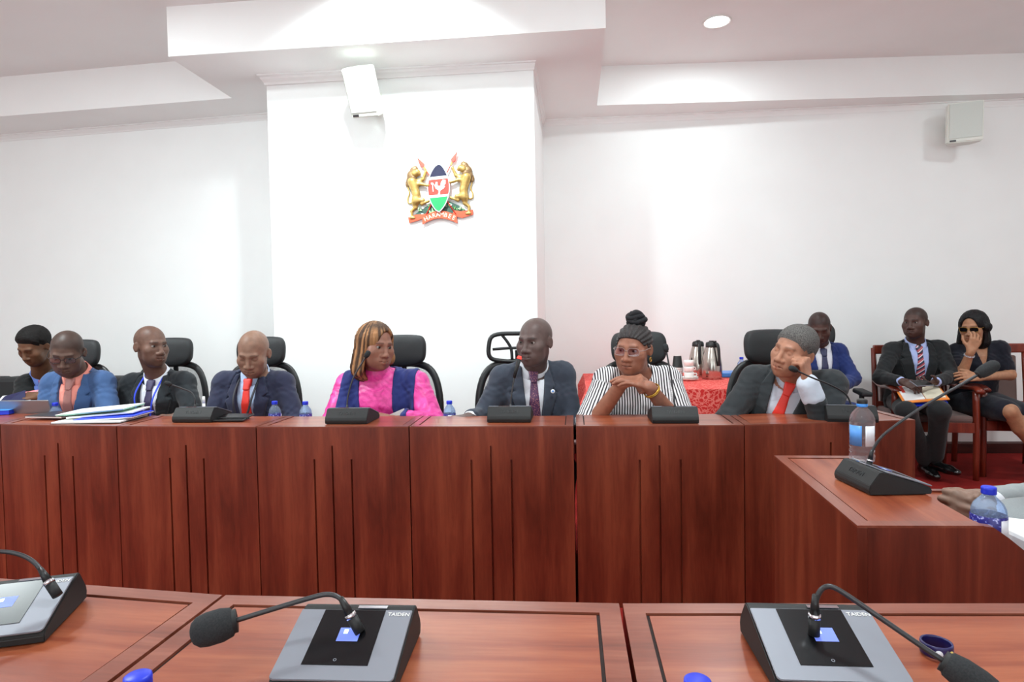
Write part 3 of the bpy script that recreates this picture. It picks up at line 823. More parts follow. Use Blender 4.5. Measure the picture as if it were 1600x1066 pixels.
def flask(label, loc, rz):
    t = empty('vacuum_flask', loc, rz, label, 'flask', 'steel vacuum flasks on the red table')
    lathe('body', [(0, 0), (.070, 0), (.074, .004), (.075, .02), (.0745, .03), (.076, .034), (.077, .07), (.074, .12), (.066, .17), (.055, .215), (.047, .24), (.045, .246), (0, .246)], M['steel'], t, 40)
    lathe('collar', [(0, .244), (.0455, .244), (.047, .25), (.045, .272), (.038, .283), (.02, .289), (0, .289)], M['black'], t, 32)
    tube('handle', [(0, -.040, .272), (0, -.068, .268), (0, -.083, .235), (0, -.088, .18), (0, -.087, .13), (0, -.084, .105)], [.012, .0125, .011, .009], M['black'], t, 10, 5, flat=((0, 1, 0), .7))
    box('lever', (-.012, -.045, .283), (.012, .02, .296), M['black'], t, .003)
    tube('spout', [(0, .03, .262), (0, .062, .275)], [.016, .010], M['black'], t, 10, 0)
    return t
c = PZ(1116, 593.5, ZC); flask('steel vacuum flask nearer the camera, handle turned to the right', (c[0], c[1]+.075, ZC), radians(24))
c = PZ(1094, 590, ZC); flask('steel vacuum flask with its handle in front, beside the white mugs', (c[0], c[1]+.075, ZC), radians(-4))
c = PZ(1060, 590, ZC)
cups = empty('paper_cup_stack', (c[0], c[1]+.04, ZC), 0, 'tall stack of ribbed paper cups turned upside down by the mugs', 'cups')
for k in range(6):
    z = k*.016
    lathe('cup', [(.0, z+.0905), (.029, z+.0905), (.031, z+.088), (.0415, z+.002), (.0435, z), (.0425, z+.003), (.0405, z+.004)], M['white'] if k < 5 else M['blackm'], cups, 28)
lathe('cup_base', [(0, .1715), (.0285, .1715), (.029, .174), (0, .174)], M['white'], cups, 24)
c = PZ(1079, 596, ZC)
sau = empty('saucer_stack', (c[0], c[1]+.06, ZC), 0, 'small stack of white saucers carrying the mugs', 'saucers')
for k in range(3):
    z = k*.007
    lathe('saucer', [(0, z), (.035, z), (.04, z+.002), (.068, z+.013), (.07, z+.015), (.066, z+.015), (.038, z+.005), (0, z+.005)], M['white'], sau, 36)
for k, lb_ in enumerate(('lowest white mug standing on the saucers', 'middle white mug of the pile by the flasks', 'topmost white mug of the pile by the flasks')):
    t = empty('white_mug', (c[0], c[1]+.06, ZC+.0195+k*.045), .4*k, lb_, 'mug', 'white mugs piled on the saucers')
    lathe('mug_body', [(0, .004), (.026, .0), (.030, .003), (.036, .022), (.038, .044), (.0365, .044), (.033, .022), (.026, .007), (0, .007)], M['white'], t, 32)
    tube('mug_handle', [(.035, 0, .034), (.054, 0, .034), (.056, 0, .018), (.034, 0, .014)], .004, M['white'], t, 8, 4)
c = PZ(1140, 590, ZC)
tag(box('blue_tray', (c[0]-.07, c[1], ZC), (c[0]+.13, c[1]+.24, ZC+.035), M['lightblue'], None, .008), 'shallow bright blue box lying on the red table', 'box')
c = PY(1158.5, 560, 4.85)
bottle('water bottle on the red table, half hidden by a chair back', (c[0], c[1], ZC), .165, .0305)

# ------------------------------------------------------------------ loudspeakers
def speaker(label, c, w_, h_, d_, yaw, tilt, mount):
    t = empty('wall_loudspeaker', c, 0, label, 'loudspeaker', 'white wall loudspeakers')
    R4 = Matrix.Rotation(yaw, 4, 'Z') @ Matrix.Rotation(tilt, 4, 'X')
    bm = bmesh.new()
    # cabinet narrows towards the back
    f = [(-w_/2, -d_/2), (w_/2, -d_/2), (w_/2, -d_*.05), (w_*.30, d_/2), (-w_*.30, d_/2), (-w_/2, -d_*.05)]
    v0 = [bm.verts.new((x, y, -h_/2)) for x, y in f]; v1 = [bm.verts.new((x, y, h_/2)) for x, y in f]
    for i in range(6): bm.faces.new((v0[i], v0[(i+1) % 6], v1[(i+1) % 6], v1[i]))
    bm.faces.new(v0[::-1]); bm.faces.new(v1)
    bmesh.ops.bevel(bm, geom=bm.edges[:], offset=.008, segments=2, affect='EDGES')
    bmesh.ops.transform(bm, matrix=R4, verts=bm.verts[:])
    from_bm('cabinet', bm, M['offwhite'], t)
    box('grille', (-w_/2+.010, -d_/2-.006, -h_/2+.032), (w_/2-.010, -d_/2+.002, h_/2-.008), M['grille'], t, .003, M4=R4)
    box('badge', (-w_/2+.014, -d_/2-.003, -h_/2+.008), (-w_/2+.058, -d_/2+.001, -h_/2+.022), M['darkgrey'], t, .001, M4=R4)
    back = np.array(R4 @ Vector((0, d_/2, 0)))
    mt = np.array(mount)-np.array(c)
    tube('bracket_arm', [back*.8, back*1.25, mt], .013, M['darkgrey'], t, 10, 4)
    box('bracket_plate', (mt[0]-.04, mt[1]-.012, mt[2]-.06), (mt[0]+.04, mt[1], mt[2]+.06), M['offwhite'], t, .003)
    return t
c = PY(571, 142, 4.13)
speaker('white loudspeaker on the bright pier above the coat of arms', c, .205, .315, .19, radians(-6), radians(28), (c[0]+.01, PYF, c[2]+.0))
c = PY(1504, 194, 5.45)
speaker('white loudspeaker high on the right part of the rear wall', c, .245, .32, .17, radians(-16), radians(3), (c[0]+.03, 5.665, c[2]+.0))

# ------------------------------------------------------------------ papers, folders, laptop, phones
def sheet(name, label, cat, px, z, th, mat, group=None, lift=None, cover=None):
    # flat stack of paper with corners found on the level z, given a thickness
    P = [PZ(x, y, z) for x, y in px]
    c = sum(P)/4
    t = empty(name, (c[0], c[1], z), 0, label, cat, group)
    lf = lift or [0, 0, 0, 0]
    a = [p-np.array([c[0], c[1], z])+np.array([0, 0, l_]) for p, l_ in zip(P, lf)]
    up = np.array([0, 0, th])
    if cover:
        prism('pages', [p for p in a], [p+up for p in a], mat, t)
        cm = sum(a)/4
        prism('cover', [cm+(p-cm)*1.03+up for p in a], [cm+(p-cm)*1.03+up+np.array([0, 0, .0022]) for p in a], cover, t)
    else:
        prism('pages', a, [p+up for p in a], mat, t)
    return t
ZP = ZT+.0005
def doc(name, label, cat, c, ang, w_, l_, z, th, mat, cover=None, slope=0.0, under=None):
    t = empty(name, (c[0], c[1], z), ang, label, cat, 'papers piled on the desk by the laptop')
    R4 = Matrix.Rotation(slope, 4, 'Y')
    if under: box('back_cover', (-w_/2-.003, -l_/2-.003, 0), (w_/2+.003, l_/2+.003, .002), under, t, M4=R4)
    box('pages', (-w_/2, -l_/2, .002 if under else 0), (w_/2, l_/2, th), mat, t, .0006, M4=R4, seg=1)
    if cover: box('cover', (-w_/2-.002, -l_/2-.002, th), (w_/2+.002, l_/2+.002, th+.0022), cover, t, M4=R4)
    return t
c = PZ(160, 657, ZT)
doc('document', 'bottom white document of the pile, dark cover beneath', 'document', PZ(158, 656.5, ZT), .10, .33, .215, ZP, .009, M['paper'], None, 0, M['blackm'])
doc('notebook', 'dark grey covered notebook at the left of the paper pile', 'notebook', PZ(91, 652.5, ZT), -.10, .22, .16, ZP+.0095, .007, M['paper'], M['darkgrey'])
doc('document', 'blue edged document sticking out of the pile to the right', 'document', PZ(180, 655, ZT), .16, .27, .20, ZP+.012, .006, M['paper'], M['blue'], radians(-2))
doc('document', 'white document lying just below the mint folder', 'document', PZ(172, 652.5, ZT), .26, .30, .20, ZP+.022, .007, M['paper'], None, radians(-3))
doc('mint_folder', 'pale mint green folder on top of the paper pile', 'folder', PZ(160, 652.5, ZT), .20, .31, .215, ZP+.0365, .006, M['mint'], M['paper'], radians(-4))
bd = doc('blue_document_box', 'bright blue plastic document case on the far left desk', 'folder', PZ(-14, 646, ZT), .35, .26, .20, ZP, .022, M['blue'], M['lightblue'])
# laptop on the lower work surface, lid towards us
lc = PY(40, 640, 3.02)
lp = empty('laptop', (lc[0], 3.02, ZWK), .02, 'open grey laptop with its lid towards the camera', 'laptop')
box('keyboard_deck', (-.18, .0, .0), (.18, .245, .014), M['alu'], lp, .004)
box('lid', (-.18, -.006, .0), (.18, .002, .178), M['alu'], lp, .004, M4=Matrix.Translation((0, 0, .012)) @ Matrix.Rotation(radians(16), 4, 'X'))
box('screen', (-.17, .0022, .012), (.17, .003, .17), M['screen'], lp, 0, M4=Matrix.Translation((0, 0, .012)) @ Matrix.Rotation(radians(16), 4, 'X'))
def phone(label, c, ang, z, M4=None, wl=(.074, .152)):
    t = empty('mobile_phone', (c[0], c[1], z), ang, label, 'phone', 'black phones by the microphone')
    q = M4 or Matrix.Identity(4)
    box('phone_body', (-wl[1]/2, -wl[0]/2, 0), (wl[1]/2, wl[0]/2, .0082), M['black'], t, .003, M4=q)
    box('phone_screen', (-wl[1]/2+.003, -wl[0]/2+.003, .0078), (wl[1]/2-.003, wl[0]/2-.003, .0086), M['screen'], t, 0, M4=q)
    box('camera_bump', (wl[1]/2-.03, -wl[0]/2+.006, -.0012), (wl[1]/2-.008, -wl[0]/2+.028, .001), M['darkgrey'], t, .0004, M4=q)
    return t
c1 = PZ(352, 660, ZT)
phone('black phone lying flat on the desk', (c1[0], c1[1]+.045, 0), .04, ZP+.0012)
phone('black phone propped on the other phone', (c1[0]+.002, c1[1]+.085, 0), .03, ZP+.0105, Matrix.Rotation(radians(6), 4, 'X'))
cc = PY(310, 640, 2.755)
wm = empty('white_marker', (cc[0], 2.80, ZT), 0, 'short white marker pen upright behind the microphone with folded neck', 'pen')
tube('barrel', [(0, 0, 0), (0, 0, .075)], .0068, M['white'], wm, 12, 0)
tube('pen_cap', [(0, 0, .075), (0, 0, .108)], [.0072, .0072, .006], M['white'], wm, 12, 0)
# folded white paper by the hands of the woman in pink
c = PY(618, 652, 2.96)
fp = empty('folded_paper', (c[0], c[1], ZT-.105), 0, 'folded white paper under the hands of the woman in pink', 'paper')
vs = [(-.07, 0, .08), (.045, .0, .128), (.048, .02, .0), (-.07, .015, .0)]
prism('pages', vs, [(x, y+.004, z) for x, y, z in vs], M['paper'], fp)
# papers on the side desk work surface, right edge
tag(box('paper_pile', (1.0, 1.40, ZWK+.001), (1.20, 1.62, ZWK+.055), M['paper'], None, .01), 'thick pile of white papers at the right edge by the bottle', 'paper')
# the dark ring lying on the right near desk
c = PZ(1463, 1021, ZT)
rg = empty('wrist_band', (c[0], c[1], ZT), 0, 'dark blue ring shaped band with yellow marks lying on the near desk', 'band')
lathe('band', [(.0165, 0), (.0185, 0), (.019, .002), (.019, .014), (.0185, .016), (.0165, .016), (.016, .014), (.016, .002), (.0165, 0)], plain('dark_blue_band', (28, 26, 84), .3), rg, 36)
for a in (-62, 20):
    a = radians(a)
    bm = bmesh.new(); bm_tube(bm, [(.0165*cos(a), .0165*sin(a), .008), (.0198*cos(a), .0198*sin(a), .008)], .0038, 12)
    from_bm('mark', bm, plain('yellow_mark', (225, 205, 110), .4), rg, True)
for a in (-110, 70):
    a = radians(a)
    bm = bmesh.new(); bm_tube(bm, [(.0160*cos(a), .0160*sin(a), .008), (.0196*cos(a), .0196*sin(a), .008)], .0045, 12)
    from_bm('white_mark', bm, M['labelwhite'], rg, True)
# ------------------------------------------------------------------ sculpting by distance fields
F32 = np.float32
class Field:
    def __init__(s, lo, hi, h):
        s.lo = np.array(lo, float); s.h = h
        n = np.ceil((np.array(hi, float)-s.lo)/h).astype(int)+1
        s.n = n; s.F = np.full(tuple(n), 1.0, F32)
        s.ax = [(s.lo[i]+h*np.arange(n[i])).astype(F32) for i in range(3)]
    def block(s, lo, hi):
        sl = []; co = []
        for i in range(3):
            a = int(max(0, math.floor((lo[i]-s.lo[i])/s.h))); b = int(min(s.n[i], math.ceil((hi[i]-s.lo[i])/s.h)+1))
            if b <= a: return None, None
            sl.append(slice(a, b)); c = s.ax[i][a:b]
            co.append(c.reshape([-1 if j == i else 1 for j in range(3)]))
        return tuple(sl), co
    def put(s, fn, lo, hi, k=0.0, op='u'):
        m = k+2.5*s.h
        sl, co = s.block(np.array(lo)-m, np.array(hi)+m)
        if sl is None: return s
        d = fn(*co); A = s.F[sl]
        if op == 'u': s.F[sl] = smin(A, d, k)
        else: s.F[sl] = -smin(-A, d, k)
        return s
    def cone(s, a, b, ra, rb, k=0.0, op='u', flat=None):
        a = np.array(a, float); b = np.array(b, float); r = max(ra, rb)
        return s.put(lambda X, Y, Z: d_cone(X, Y, Z, a, b, ra, rb, flat), np.minimum(a, b)-r, np.maximum(a, b)+r, k, op)
    def ell(s, c, r, k=0.0, op='u', Rm=None):
        c = np.array(c, float); r = np.array(r, float); q = max(r) if Rm is not None else r
        return s.put(lambda X, Y, Z: d_ell(X, Y, Z, c, r, Rm), c-q, c+q, k, op)
    def mesh(s): return surfnet(s.F, s.lo, s.h)
def smin(a, b, k):
    if k <= 0: return np.minimum(a, b)
    h = np.maximum(k-np.abs(a-b), 0)/k
    return np.minimum(a, b)-h*h*(k*.25)
def smax(a, b, k): return -smin(-a, -b, k)
def d_cone(X, Y, Z, a, b, ra, rb, flat=None):
    ba = b-a; bb = float(ba@ba)+1e-12
    x, y, z = X-a[0], Y-a[1], Z-a[2]
    t = np.clip((x*ba[0]+y*ba[1]+z*ba[2])/bb, 0, 1)
    x = x-t*ba[0]; y = y-t*ba[1]; z = z-t*ba[2]
    if flat is not None:
        n, f = flat; dn = (x*n[0]+y*n[1]+z*n[2])*(1/f-1)
        x = x+dn*n[0]; y = y+dn*n[1]; z = z+dn*n[2]
    return (np.sqrt(x*x+y*y+z*z)-(ra+(rb-ra)*t)).astype(F32)
def d_ell(X, Y, Z, c, r, Rm=None):
    x, y, z = X-c[0], Y-c[1], Z-c[2]
    if Rm is not None:
        x, y, z = (x*Rm[0][0]+y*Rm[1][0]+z*Rm[2][0], x*Rm[0][1]+y*Rm[1][1]+z*Rm[2][1], x*Rm[0][2]+y*Rm[1][2]+z*Rm[2][2])
    x, y, z = x/r[0], y/r[1], z/r[2]
    k0 = np.sqrt(x*x+y*y+z*z); k1 = np.sqrt((x/r[0])**2+(y/r[1])**2+(z/r[2])**2)+1e-9
    return (k0*(k0-1)/k1).astype(F32)
def poly2d(X, Z, P):
    # signed distance to a polygon in the x,z plane (negative inside)
    P = np.array(P, float); n = len(P)
    d = np.full(np.broadcast(X, Z).shape, 1e9); s = np.ones_like(d)
    for i in range(n):
        a, b = P[i], P[i-1]
        e = b-a; wx, wz = X-a[0], Z-a[1]
        t = np.clip((wx*e[0]+wz*e[1])/(e@e+1e-12), 0, 1)
        d = np.minimum(d, (wx-e[0]*t)**2+(wz-e[1]*t)**2)
        c1 = Z >= a[1]; c2 = Z < b[1]; c3 = e[0]*wz > e[1]*wx
        s = np.where((c1 & c2 & c3) | (~c1 & ~c2 & ~c3), -s, s)
    return (s*np.sqrt(d)).astype(F32)
_cor = np.array([(i, j, k) for i in (0, 1) for j in (0, 1) for k in (0, 1)])
_edg = [(a, b) for a in range(8) for b in range(a+1, 8) if np.abs(_cor[a]-_cor[b]).sum() == 1]
def surfnet(F, lo, h):
    S = F < 0
    cnt = np.zeros(tuple(np.array(F.shape)-1), np.int8)
    sh = cnt.shape
    for i, j, k in _cor: cnt += S[i:i+sh[0], j:j+sh[1], k:k+sh[2]]
    I = np.argwhere((cnt > 0) & (cnt < 8))
    V = np.stack([F[I[:, 0]+c[0], I[:, 1]+c[1], I[:, 2]+c[2]] for c in _cor], 1)
    acc = np.zeros((len(I), 3)); num = np.zeros(len(I))
    for a, b in _edg:
        va, vb = V[:, a], V[:, b]; mk = (va < 0) != (vb < 0)
        t = np.where(mk, va/np.where(mk, va-vb, 1), 0)
        p = _cor[a]+(_cor[b]-_cor[a])*t[:, None]
        acc += np.where(mk[:, None], p, 0); num += mk
    verts = lo+h*(I+acc/num[:, None])
    mp = np.full(sh, -1, np.int32); mp[I[:, 0], I[:, 1], I[:, 2]] = np.arange(len(I))
    quads = []
    for ax in range(3):
        o1, o2 = (ax+1) % 3, (ax+2) % 3
        sa = [slice(None)]*3; sb = [slice(None)]*3
        sa[ax] = slice(0, -1); sb[ax] = slice(1, None)
        for o in (o1, o2): sa[o] = slice(1, -1); sb[o] = slice(1, -1)
        A, B = S[tuple(sa)], S[tuple(sb)]
        E = np.argwhere(A != B)
        if not len(E): continue
        ins = A[E[:, 0], E[:, 1], E[:, 2]]
        base = E.copy(); base[:, o1] += 1; base[:, o2] += 1
        def cell(d1, d2):
            q = base.copy(); q[:, o1] += d1; q[:, o2] += d2
            return mp[q[:, 0], q[:, 1], q[:, 2]]
        q = np.stack([cell(-1, -1), cell(0, -1), cell(0, 0), cell(-1, 0)], 1)
        q[~ins] = q[~ins][:, ::-1]
        quads.append(q)
    return verts, np.concatenate(quads)
def fast_mesh(name, verts, quads, mat, parent, M4=None, tint=None, uattr=None):
    me = bpy.data.meshes.new(name); n, q = len(verts), len(quads)
    me.vertices.add(n); me.vertices.foreach_set('co', np.asarray(verts, F32).ravel())
    me.loops.add(q*4); me.loops.foreach_set('vertex_index', np.asarray(quads, np.int32).ravel())
    me.polygons.add(q); me.polygons.foreach_set('loop_start', np.arange(0, q*4, 4, dtype=np.int32))
    me.polygons.foreach_set('loop_total', np.full(q, 4, np.int32))
    me.polygons.foreach_set('use_smooth', np.ones(q, bool))
    me.update(calc_edges=True)
    if tint is not None:
        at = me.color_attributes.new('tint', 'FLOAT_COLOR', 'POINT')
        c = np.ones((n, 4), F32); c[:, :3] = tint; at.data.foreach_set('color', c.ravel())
    if uattr is not None:
        at = me.attributes.new('stripe', 'FLOAT', 'POINT'); at.data.foreach_set('value', np.asarray(uattr, F32))
    me.materials.append(mat)
    o = bpy.data.objects.new(name, me); COL.objects.link(o)
    o.parent = parent
    if M4 is not None: o.matrix_basis = M4
    return o
def skin_mat(name, rgb):
    t = NT(name); c = lin(rgb)
    at = t.n('ShaderNodeAttribute', attribute_name='tint')
    mx = t.n('ShaderNodeMixRGB', blend_type='MULTIPLY'); mx.inputs[0].default_value = 1.0
    v = t.coords(); nz = t.n('ShaderNodeTexNoise', Scale=35.0, Detail=4.0); t.l(v, nz.inputs['Vector'])
    lo = tuple(x*.86 for x in c[:3])+(1,); hi = tuple(min(1, x*1.14) for x in c[:3])+(1,)
    t.l(t.ramp(nz.outputs['Fac'], [(.3, lo), (.7, hi)]), mx.inputs[1])
    t.l(at.outputs['Color'], mx.inputs[2]); t.l(mx.outputs[0], t.b.inputs['Base Color'])
    t.set(Roughness=.5, Specular_IOR_Level=.4)
    n2 = t.n('ShaderNodeTexNoise', Scale=320.0, Detail=2.0); t.l(v, n2.inputs['Vector'])
    t.bump(n2.outputs['Fac'], .08, .001)
    return t.m
def hair_mat(name, rgb, rough=.75, tinted=False, scale=260):
    t = NT(name); c = lin(rgb)
    v = t.coords((1, 1, .15) if tinted else (1, 1, 1)); nz = t.n('ShaderNodeTexNoise', Scale=float(scale), Detail=3.0); t.l(v, nz.inputs['Vector'])
    kk = .25 if tinted else .5
    lo = tuple(x*(1-kk) for x in c[:3])+(1,); hi = tuple(min(1, x*(1+kk)) for x in c[:3])+(1,)
    col = t.ramp(nz.outputs['Fac'], [(.35, lo), (.65, hi)])
    if tinted:
        at = t.n('ShaderNodeAttribute', attribute_name='tint'); mx = t.n('ShaderNodeMixRGB', blend_type='MULTIPLY'); mx.inputs[0].default_value = 1
        t.l(col, mx.inputs[1]); t.l(at.outputs['Color'], mx.inputs[2]); col = mx.outputs[0]
    t.l(col, t.b.inputs['Base Color']); t.set(Roughness=rough, Specular_IOR_Level=.3)
    t.bump(nz.outputs['Fac'], .5, .004)
    return t.m
def eye_mat():
    t = NT('eye'); at = t.n('ShaderNodeAttribute', attribute_name='tint')
    t.l(at.outputs['Color'], t.b.inputs['Base Color']); t.set(Roughness=.3, Specular_IOR_Level=.3); return t.m
M['eye'] = eye_mat()
def Rz(a): return np.array([[cos(a), -sin(a), 0], [sin(a), cos(a), 0], [0, 0, 1]])
def Rx(a): return np.array([[1, 0, 0], [0, cos(a), -sin(a)], [0, sin(a), cos(a)]])
def Ry(a): return np.array([[cos(a), 0, sin(a)], [0, 1, 0], [-sin(a), 0, cos(a)]])
def unit(v): v = np.array(v, float); return v/(np.linalg.norm(v)+1e-12)

# ---- head (own frame: x to its left as seen by us, face towards -y, crown +z; 0.235 m tall)
def sst(x, a, b):
    t = np.clip((x-a)/(b-a), 0, 1); return t*t*(3-2*t)
def hairline(x, y, z, zf=.074, back=-.06):
    # positive on the scalp, negative on the face
    ln = np.where(y < -.03, zf-.55*(y+.085)-.9*np.maximum(0, np.abs(x)-.045), zf-.03-1.15*(y+.03))
    return z-np.maximum(ln, back)
def head_sdf(X, Y, Z, o):
    jw, nw, lp, ck = o.get('jaw', 1.0), o.get('nose', 1.0), 1.12*o.get('lip', 1.0), o.get('cheek', 1.0)
    E = lambda c, r, R_=None: d_ell(X, Y, Z, np.array(c), np.array(r), R_)
    C = lambda a, b, ra, rb: d_cone(X, Y, Z, np.array(a), np.array(b), ra, rb)
    d = E((0, .014, .034), (.0755, .097, .084))
    d = smin(d, E((0, -.024, -.028), (.063*jw, .067, .083)), .03)
    d = smin(d, E((0, -.036, -.078), (.047*jw, .047, .037)), .03)
    d = smin(d, E((0, -.066, -.097), (.025*jw, .022, .020)), .022)
    for s in (-1, 1):
        d = smin(d, E((s*.043*ck, -.056, -.024), (.026, .024, .026)), .026)
        d = smin(d, C((s*.036, -.0785, .0225), (s*.012, -.0845, .0225), .0085, .0080), .016)
        d = smin(d, E((s*.036*jw, -.045, -.065), (.020*ck, .024, .03)), .025)
        d = smax(d, -E((s*.0325, -.0985, .002), (.0185, .0175, .013)), .012)
    d = smin(d, C((0, -.086, .012), (0, -.1035, -.033), .0085, .0115), .011)
    d = smin(d, E((0, -.103, -.0375), (.0135*nw, .0125, .0115)), .008)
    for s in (-1, 1):
        d = smin(d, E((s*.0155*nw, -.0925, -.0405), (.0095, .0115, .0085)), .006)
        d = smax(d, -E((s*.0075*nw, -.101, -.0495), (.0042, .005, .0045)), .003)
    d = smin(d, E((0, -.072, -.066), (.037, .024, .024)), .018)
    for s in (-1, 1):
        d = smin(d, C((s*.0265, -.0835, -.0678), (s*.0035, -.0950, -.0622), .0044, .0064*lp), .005)
        d = smin(d, C((s*.0250, -.0835, -.0705), (s*.004, -.0942, -.0752), .0046, .0070*lp), .005)
    d = smax(d, -C((-.026, -.0935, -.0686), (.026, -.0935, -.0686), .0028, .0028), .003)
    # lids: a shell round each eyeball with a slit left open
    up, dn = o.get('lid', (.0036, .0034))
    for s in (-1, 1):
        sh = E((s*.0315, -.0715, .0035), (.0152, .0150, .0150))
        slit = np.abs(Z-(.0035+(up-dn)/2)-.08*(s*X-.0315))-(up+dn)/2
        d = smin(d, smax(sh, -slit, .0015), .003)
    for s in (-1, 1):
        ang = Rz(s*radians(-24))
        d = smin(d, E((s*.079, .012, -.004), (.0070, .018, .030), ang), .006)
        d = smax(d, -E((s*.0865, .008, -.002), (.005, .010, .018), ang), .004)
    return d
def head_tint(p, o):
    x, y, z = p[:, 0], p[:, 1], p[:, 2]
    t = np.ones((len(p), 3))
    def mixc(m, c): t[:] = t*(1-m[:, None])+np.array(c)*t*m[:, None]
    front = (y < -.055)
    # lips
    dl = np.minimum(d_cone(np.abs(x), y, z, np.array([.0265, -.0835, -.0678]), np.array([.0, -.0950, -.0622]), .0055, .0075),
                    d_cone(np.abs(x), y, z, np.array([.0250, -.0835, -.0705]), np.array([.0, -.0945, -.0755]), .0055, .0085))
    mixc((1-sst(dl, -.001, .002))*front, o.get('lips', (.95, .68, .66)))
    ml = np.abs(z+.0684); mixc((1-sst(ml, .0008, .0028))*(np.abs(x) < .027)*front, (.35, .3, .3))
    # brows
    ax = np.abs(x)
    zb = .0250+.06*(ax-.014)-.45*np.maximum(0, ax-.036)
    mb = (1-sst(np.abs(z-zb), .0022, .0055))*sst(ax, .009, .014)*(1-sst(ax, .046, .053))*(y < -.05)
    mixc(mb*o.get('brow', .8)*.85, (.22, .2, .2))
    # lash line and nostrils
    de = np.abs(np.sqrt((ax-.0315)**2+((z-.0035)*1.7)**2)-.0135)
    mixc((1-sst(de, .001, .0035))*(y < -.06)*.35, (.4, .38, .38))
    hl = hairline(x, y, z, o.get('zf', .074))
    if o.get('scalp'): mixc(sst(hl, -.012, .014)*(np.sqrt((x/.0755)**2+((y-.014)/.097)**2+((z-.034)/.084)**2) < 1.09), o['scalp'])
    if o.get('beard'):
        ib = (np.maximum(0, -.038-z)*60).clip(0, 1)*(z > -.14)*(y < .0)*(sst(dl, .001, .006))*sst(np.abs(x)+.6*np.maximum(0, -.075-z), .0, .02)
        mus = (1-sst(np.abs(z+.055), .004, .010))*(np.abs(x) < .032)*front*(dl > .001)
        jawm = sst(-z, .045, .08)*ib
        mixc(np.maximum(jawm, mus*.8)*o.get('beardk', .6), o['beard'])
    return t
def hair_shell(o, kind):
    # short hair: a shell over the skull above the hairline
    th = o.get('hair_t', .008); zf = o.get('zf', .074)
    f = Field((-.125, -.125, -.10), (.125, .15, .165), .0045)
    X, Y, Z = (a.reshape([-1 if j == i else 1 for j in range(3)]) for i, a in enumerate(f.ax))
    nz = .5*np.sin(X*210+3*np.sin(Y*160))*np.sin(Y*190+2*np.sin(Z*140))*np.sin(Z*200+X*60)
    up = np.clip((Z+.0)/.12, 0, 1)
    hl = hairline(X+0*Y+0*Z, Y+0*X+0*Z, Z+0*X+0*Y, zf)
    fe = sst(hl, -.004, o.get('fe', .024))
    d = d_ell(X, Y, Z, np.array([0, .014, .034]), np.array([.0765, .098, .085]))-(th*(.35+.65*up)+.0015)*fe+.0015*(1-fe)-nz*o.get('curl', .002)*fe
    d = smax(d, -hl.astype(F32)*.8, .006)
    f.F = d.astype(F32)
    return f
def curtain_hair(o):
    # straight shoulder-length hair with a fringe parted to one side
    f = Field((-.15, -.14, -.22), (.15, .17, .17), .0048)
    X, Y, Z = (a.reshape([-1 if j == i else 1 for j in range(3)]) for i, a in enumerate(f.ax))
    ang = np.arctan2(X, -(Y-.02)+0*X)
    gr = .0022*np.sin(ang*46+3*np.sin(Z*22))+.0012*np.sin(ang*97+Z*30)
    d = d_ell(X, Y, Z, np.array([0, .016, .036]), np.array([.090, .110, .095]))
    L_ = o.get('len', .15)
    for s, ln in ((-1, L_), (1, o.get('len2', L_))):
        d = smin(d, d_cone(X, Y, Z, np.array([s*.072, .012, .02]), np.array([s*.092, .0, -ln+.03]), .036, .040, (np.array([1., 0, 0]), .62)), .03)
    d = smin(d, d_cone(X, Y, Z, np.array([0, .06, .0]), np.array([0, .075, -L_*.8]), .075, .080), .03)
    d = d-gr
    fw = d_ell(X, Y, Z, np.array([o.get('part', .012), -.112, -.022]), np.array([o.get('fwx', .066), .090, .122]))
    d = smax(d, -fw, .010)
    hollow = d_ell(X, Y, Z, np.array([0, -.03, -.09]), np.array([.066, .085, .11]))
    d = smax(d, -hollow, .01)
    f.F = d.astype(F32); return f

# ---- hand (frame: wrist origin, f towards the fingers, n out of the palm, thumb on side s*ts)
def hand(fd, W, f, n, ts=1, curl=(20, 25, 15), size=1.0, spread=4, thumb=None, curls=None):
    f = unit(f); n = np.array(n, float); n = unit(n-f*(n@f)); s = np.cross(n, f)*ts
    k = size
    P = lambda a, b, c: np.array(W)+(f*a+s*b+n*c)*k
    fl = (n, .72)
    kn = [(.088, .031), (.092, .0105), (.088, -.0105), (.079, -.030)]
    fd.cone(P(-.012, 0, 0), P(.012, 0, 0), .024*k, .025*k, .012, flat=(n, .8))
    for a, b in kn:
        fd.cone(P(.008, b*.45, 0), P(a-.006, b, 0), .0155*k, .0125*k, .014, flat=fl)
    fd.cone(P(.02, .018, .006), P(.05, .027, .006), .016*k, .011*k, .014)
    lens = [(.038, .023, .019), (.043, .026, .020), (.040, .025, .019), (.031, .019, .017)]
    for i, ((a, b), ls) in enumerate(zip(kn, lens)):
        cu = curls[i] if curls else curl
        p = P(a, b, .0); an = 0.0; sp = radians((1.5-i)*spread)
        rad = [.0096, .0090, .0082, .0072] if i < 3 else [.0085, .0078, .0071, .0063]
        for j in range(3):
            an += radians(cu[j])
            dr = f*cos(an)*cos(sp)+s*sin(sp)*cos(an)+n*sin(an)
            q = p+dr*ls[j]*k
            fd.cone(p, q, rad[j]*k, rad[j+1]*k, .004 if j else .008)
            p = q
    th = thumb or (.55, .75, .35, .9, .25, .35)
    p = P(.026, .026, .006)
    d1 = unit(f*th[0]+s*th[1]+n*th[2]); d2 = unit(f*th[3]+s*th[4]+n*th[5])
    q = p+d1*.036*k; fd.cone(p, q, .0135*k, .0108*k, .010)
    q2 = q+unit(d1*.45+d2*.55)*.030*k; fd.cone(q, q2, .0106*k, .0098*k, .005)
    q3 = q2+d2*.024*k; fd.cone(q2, q3, .0097*k, .0080*k, .004)

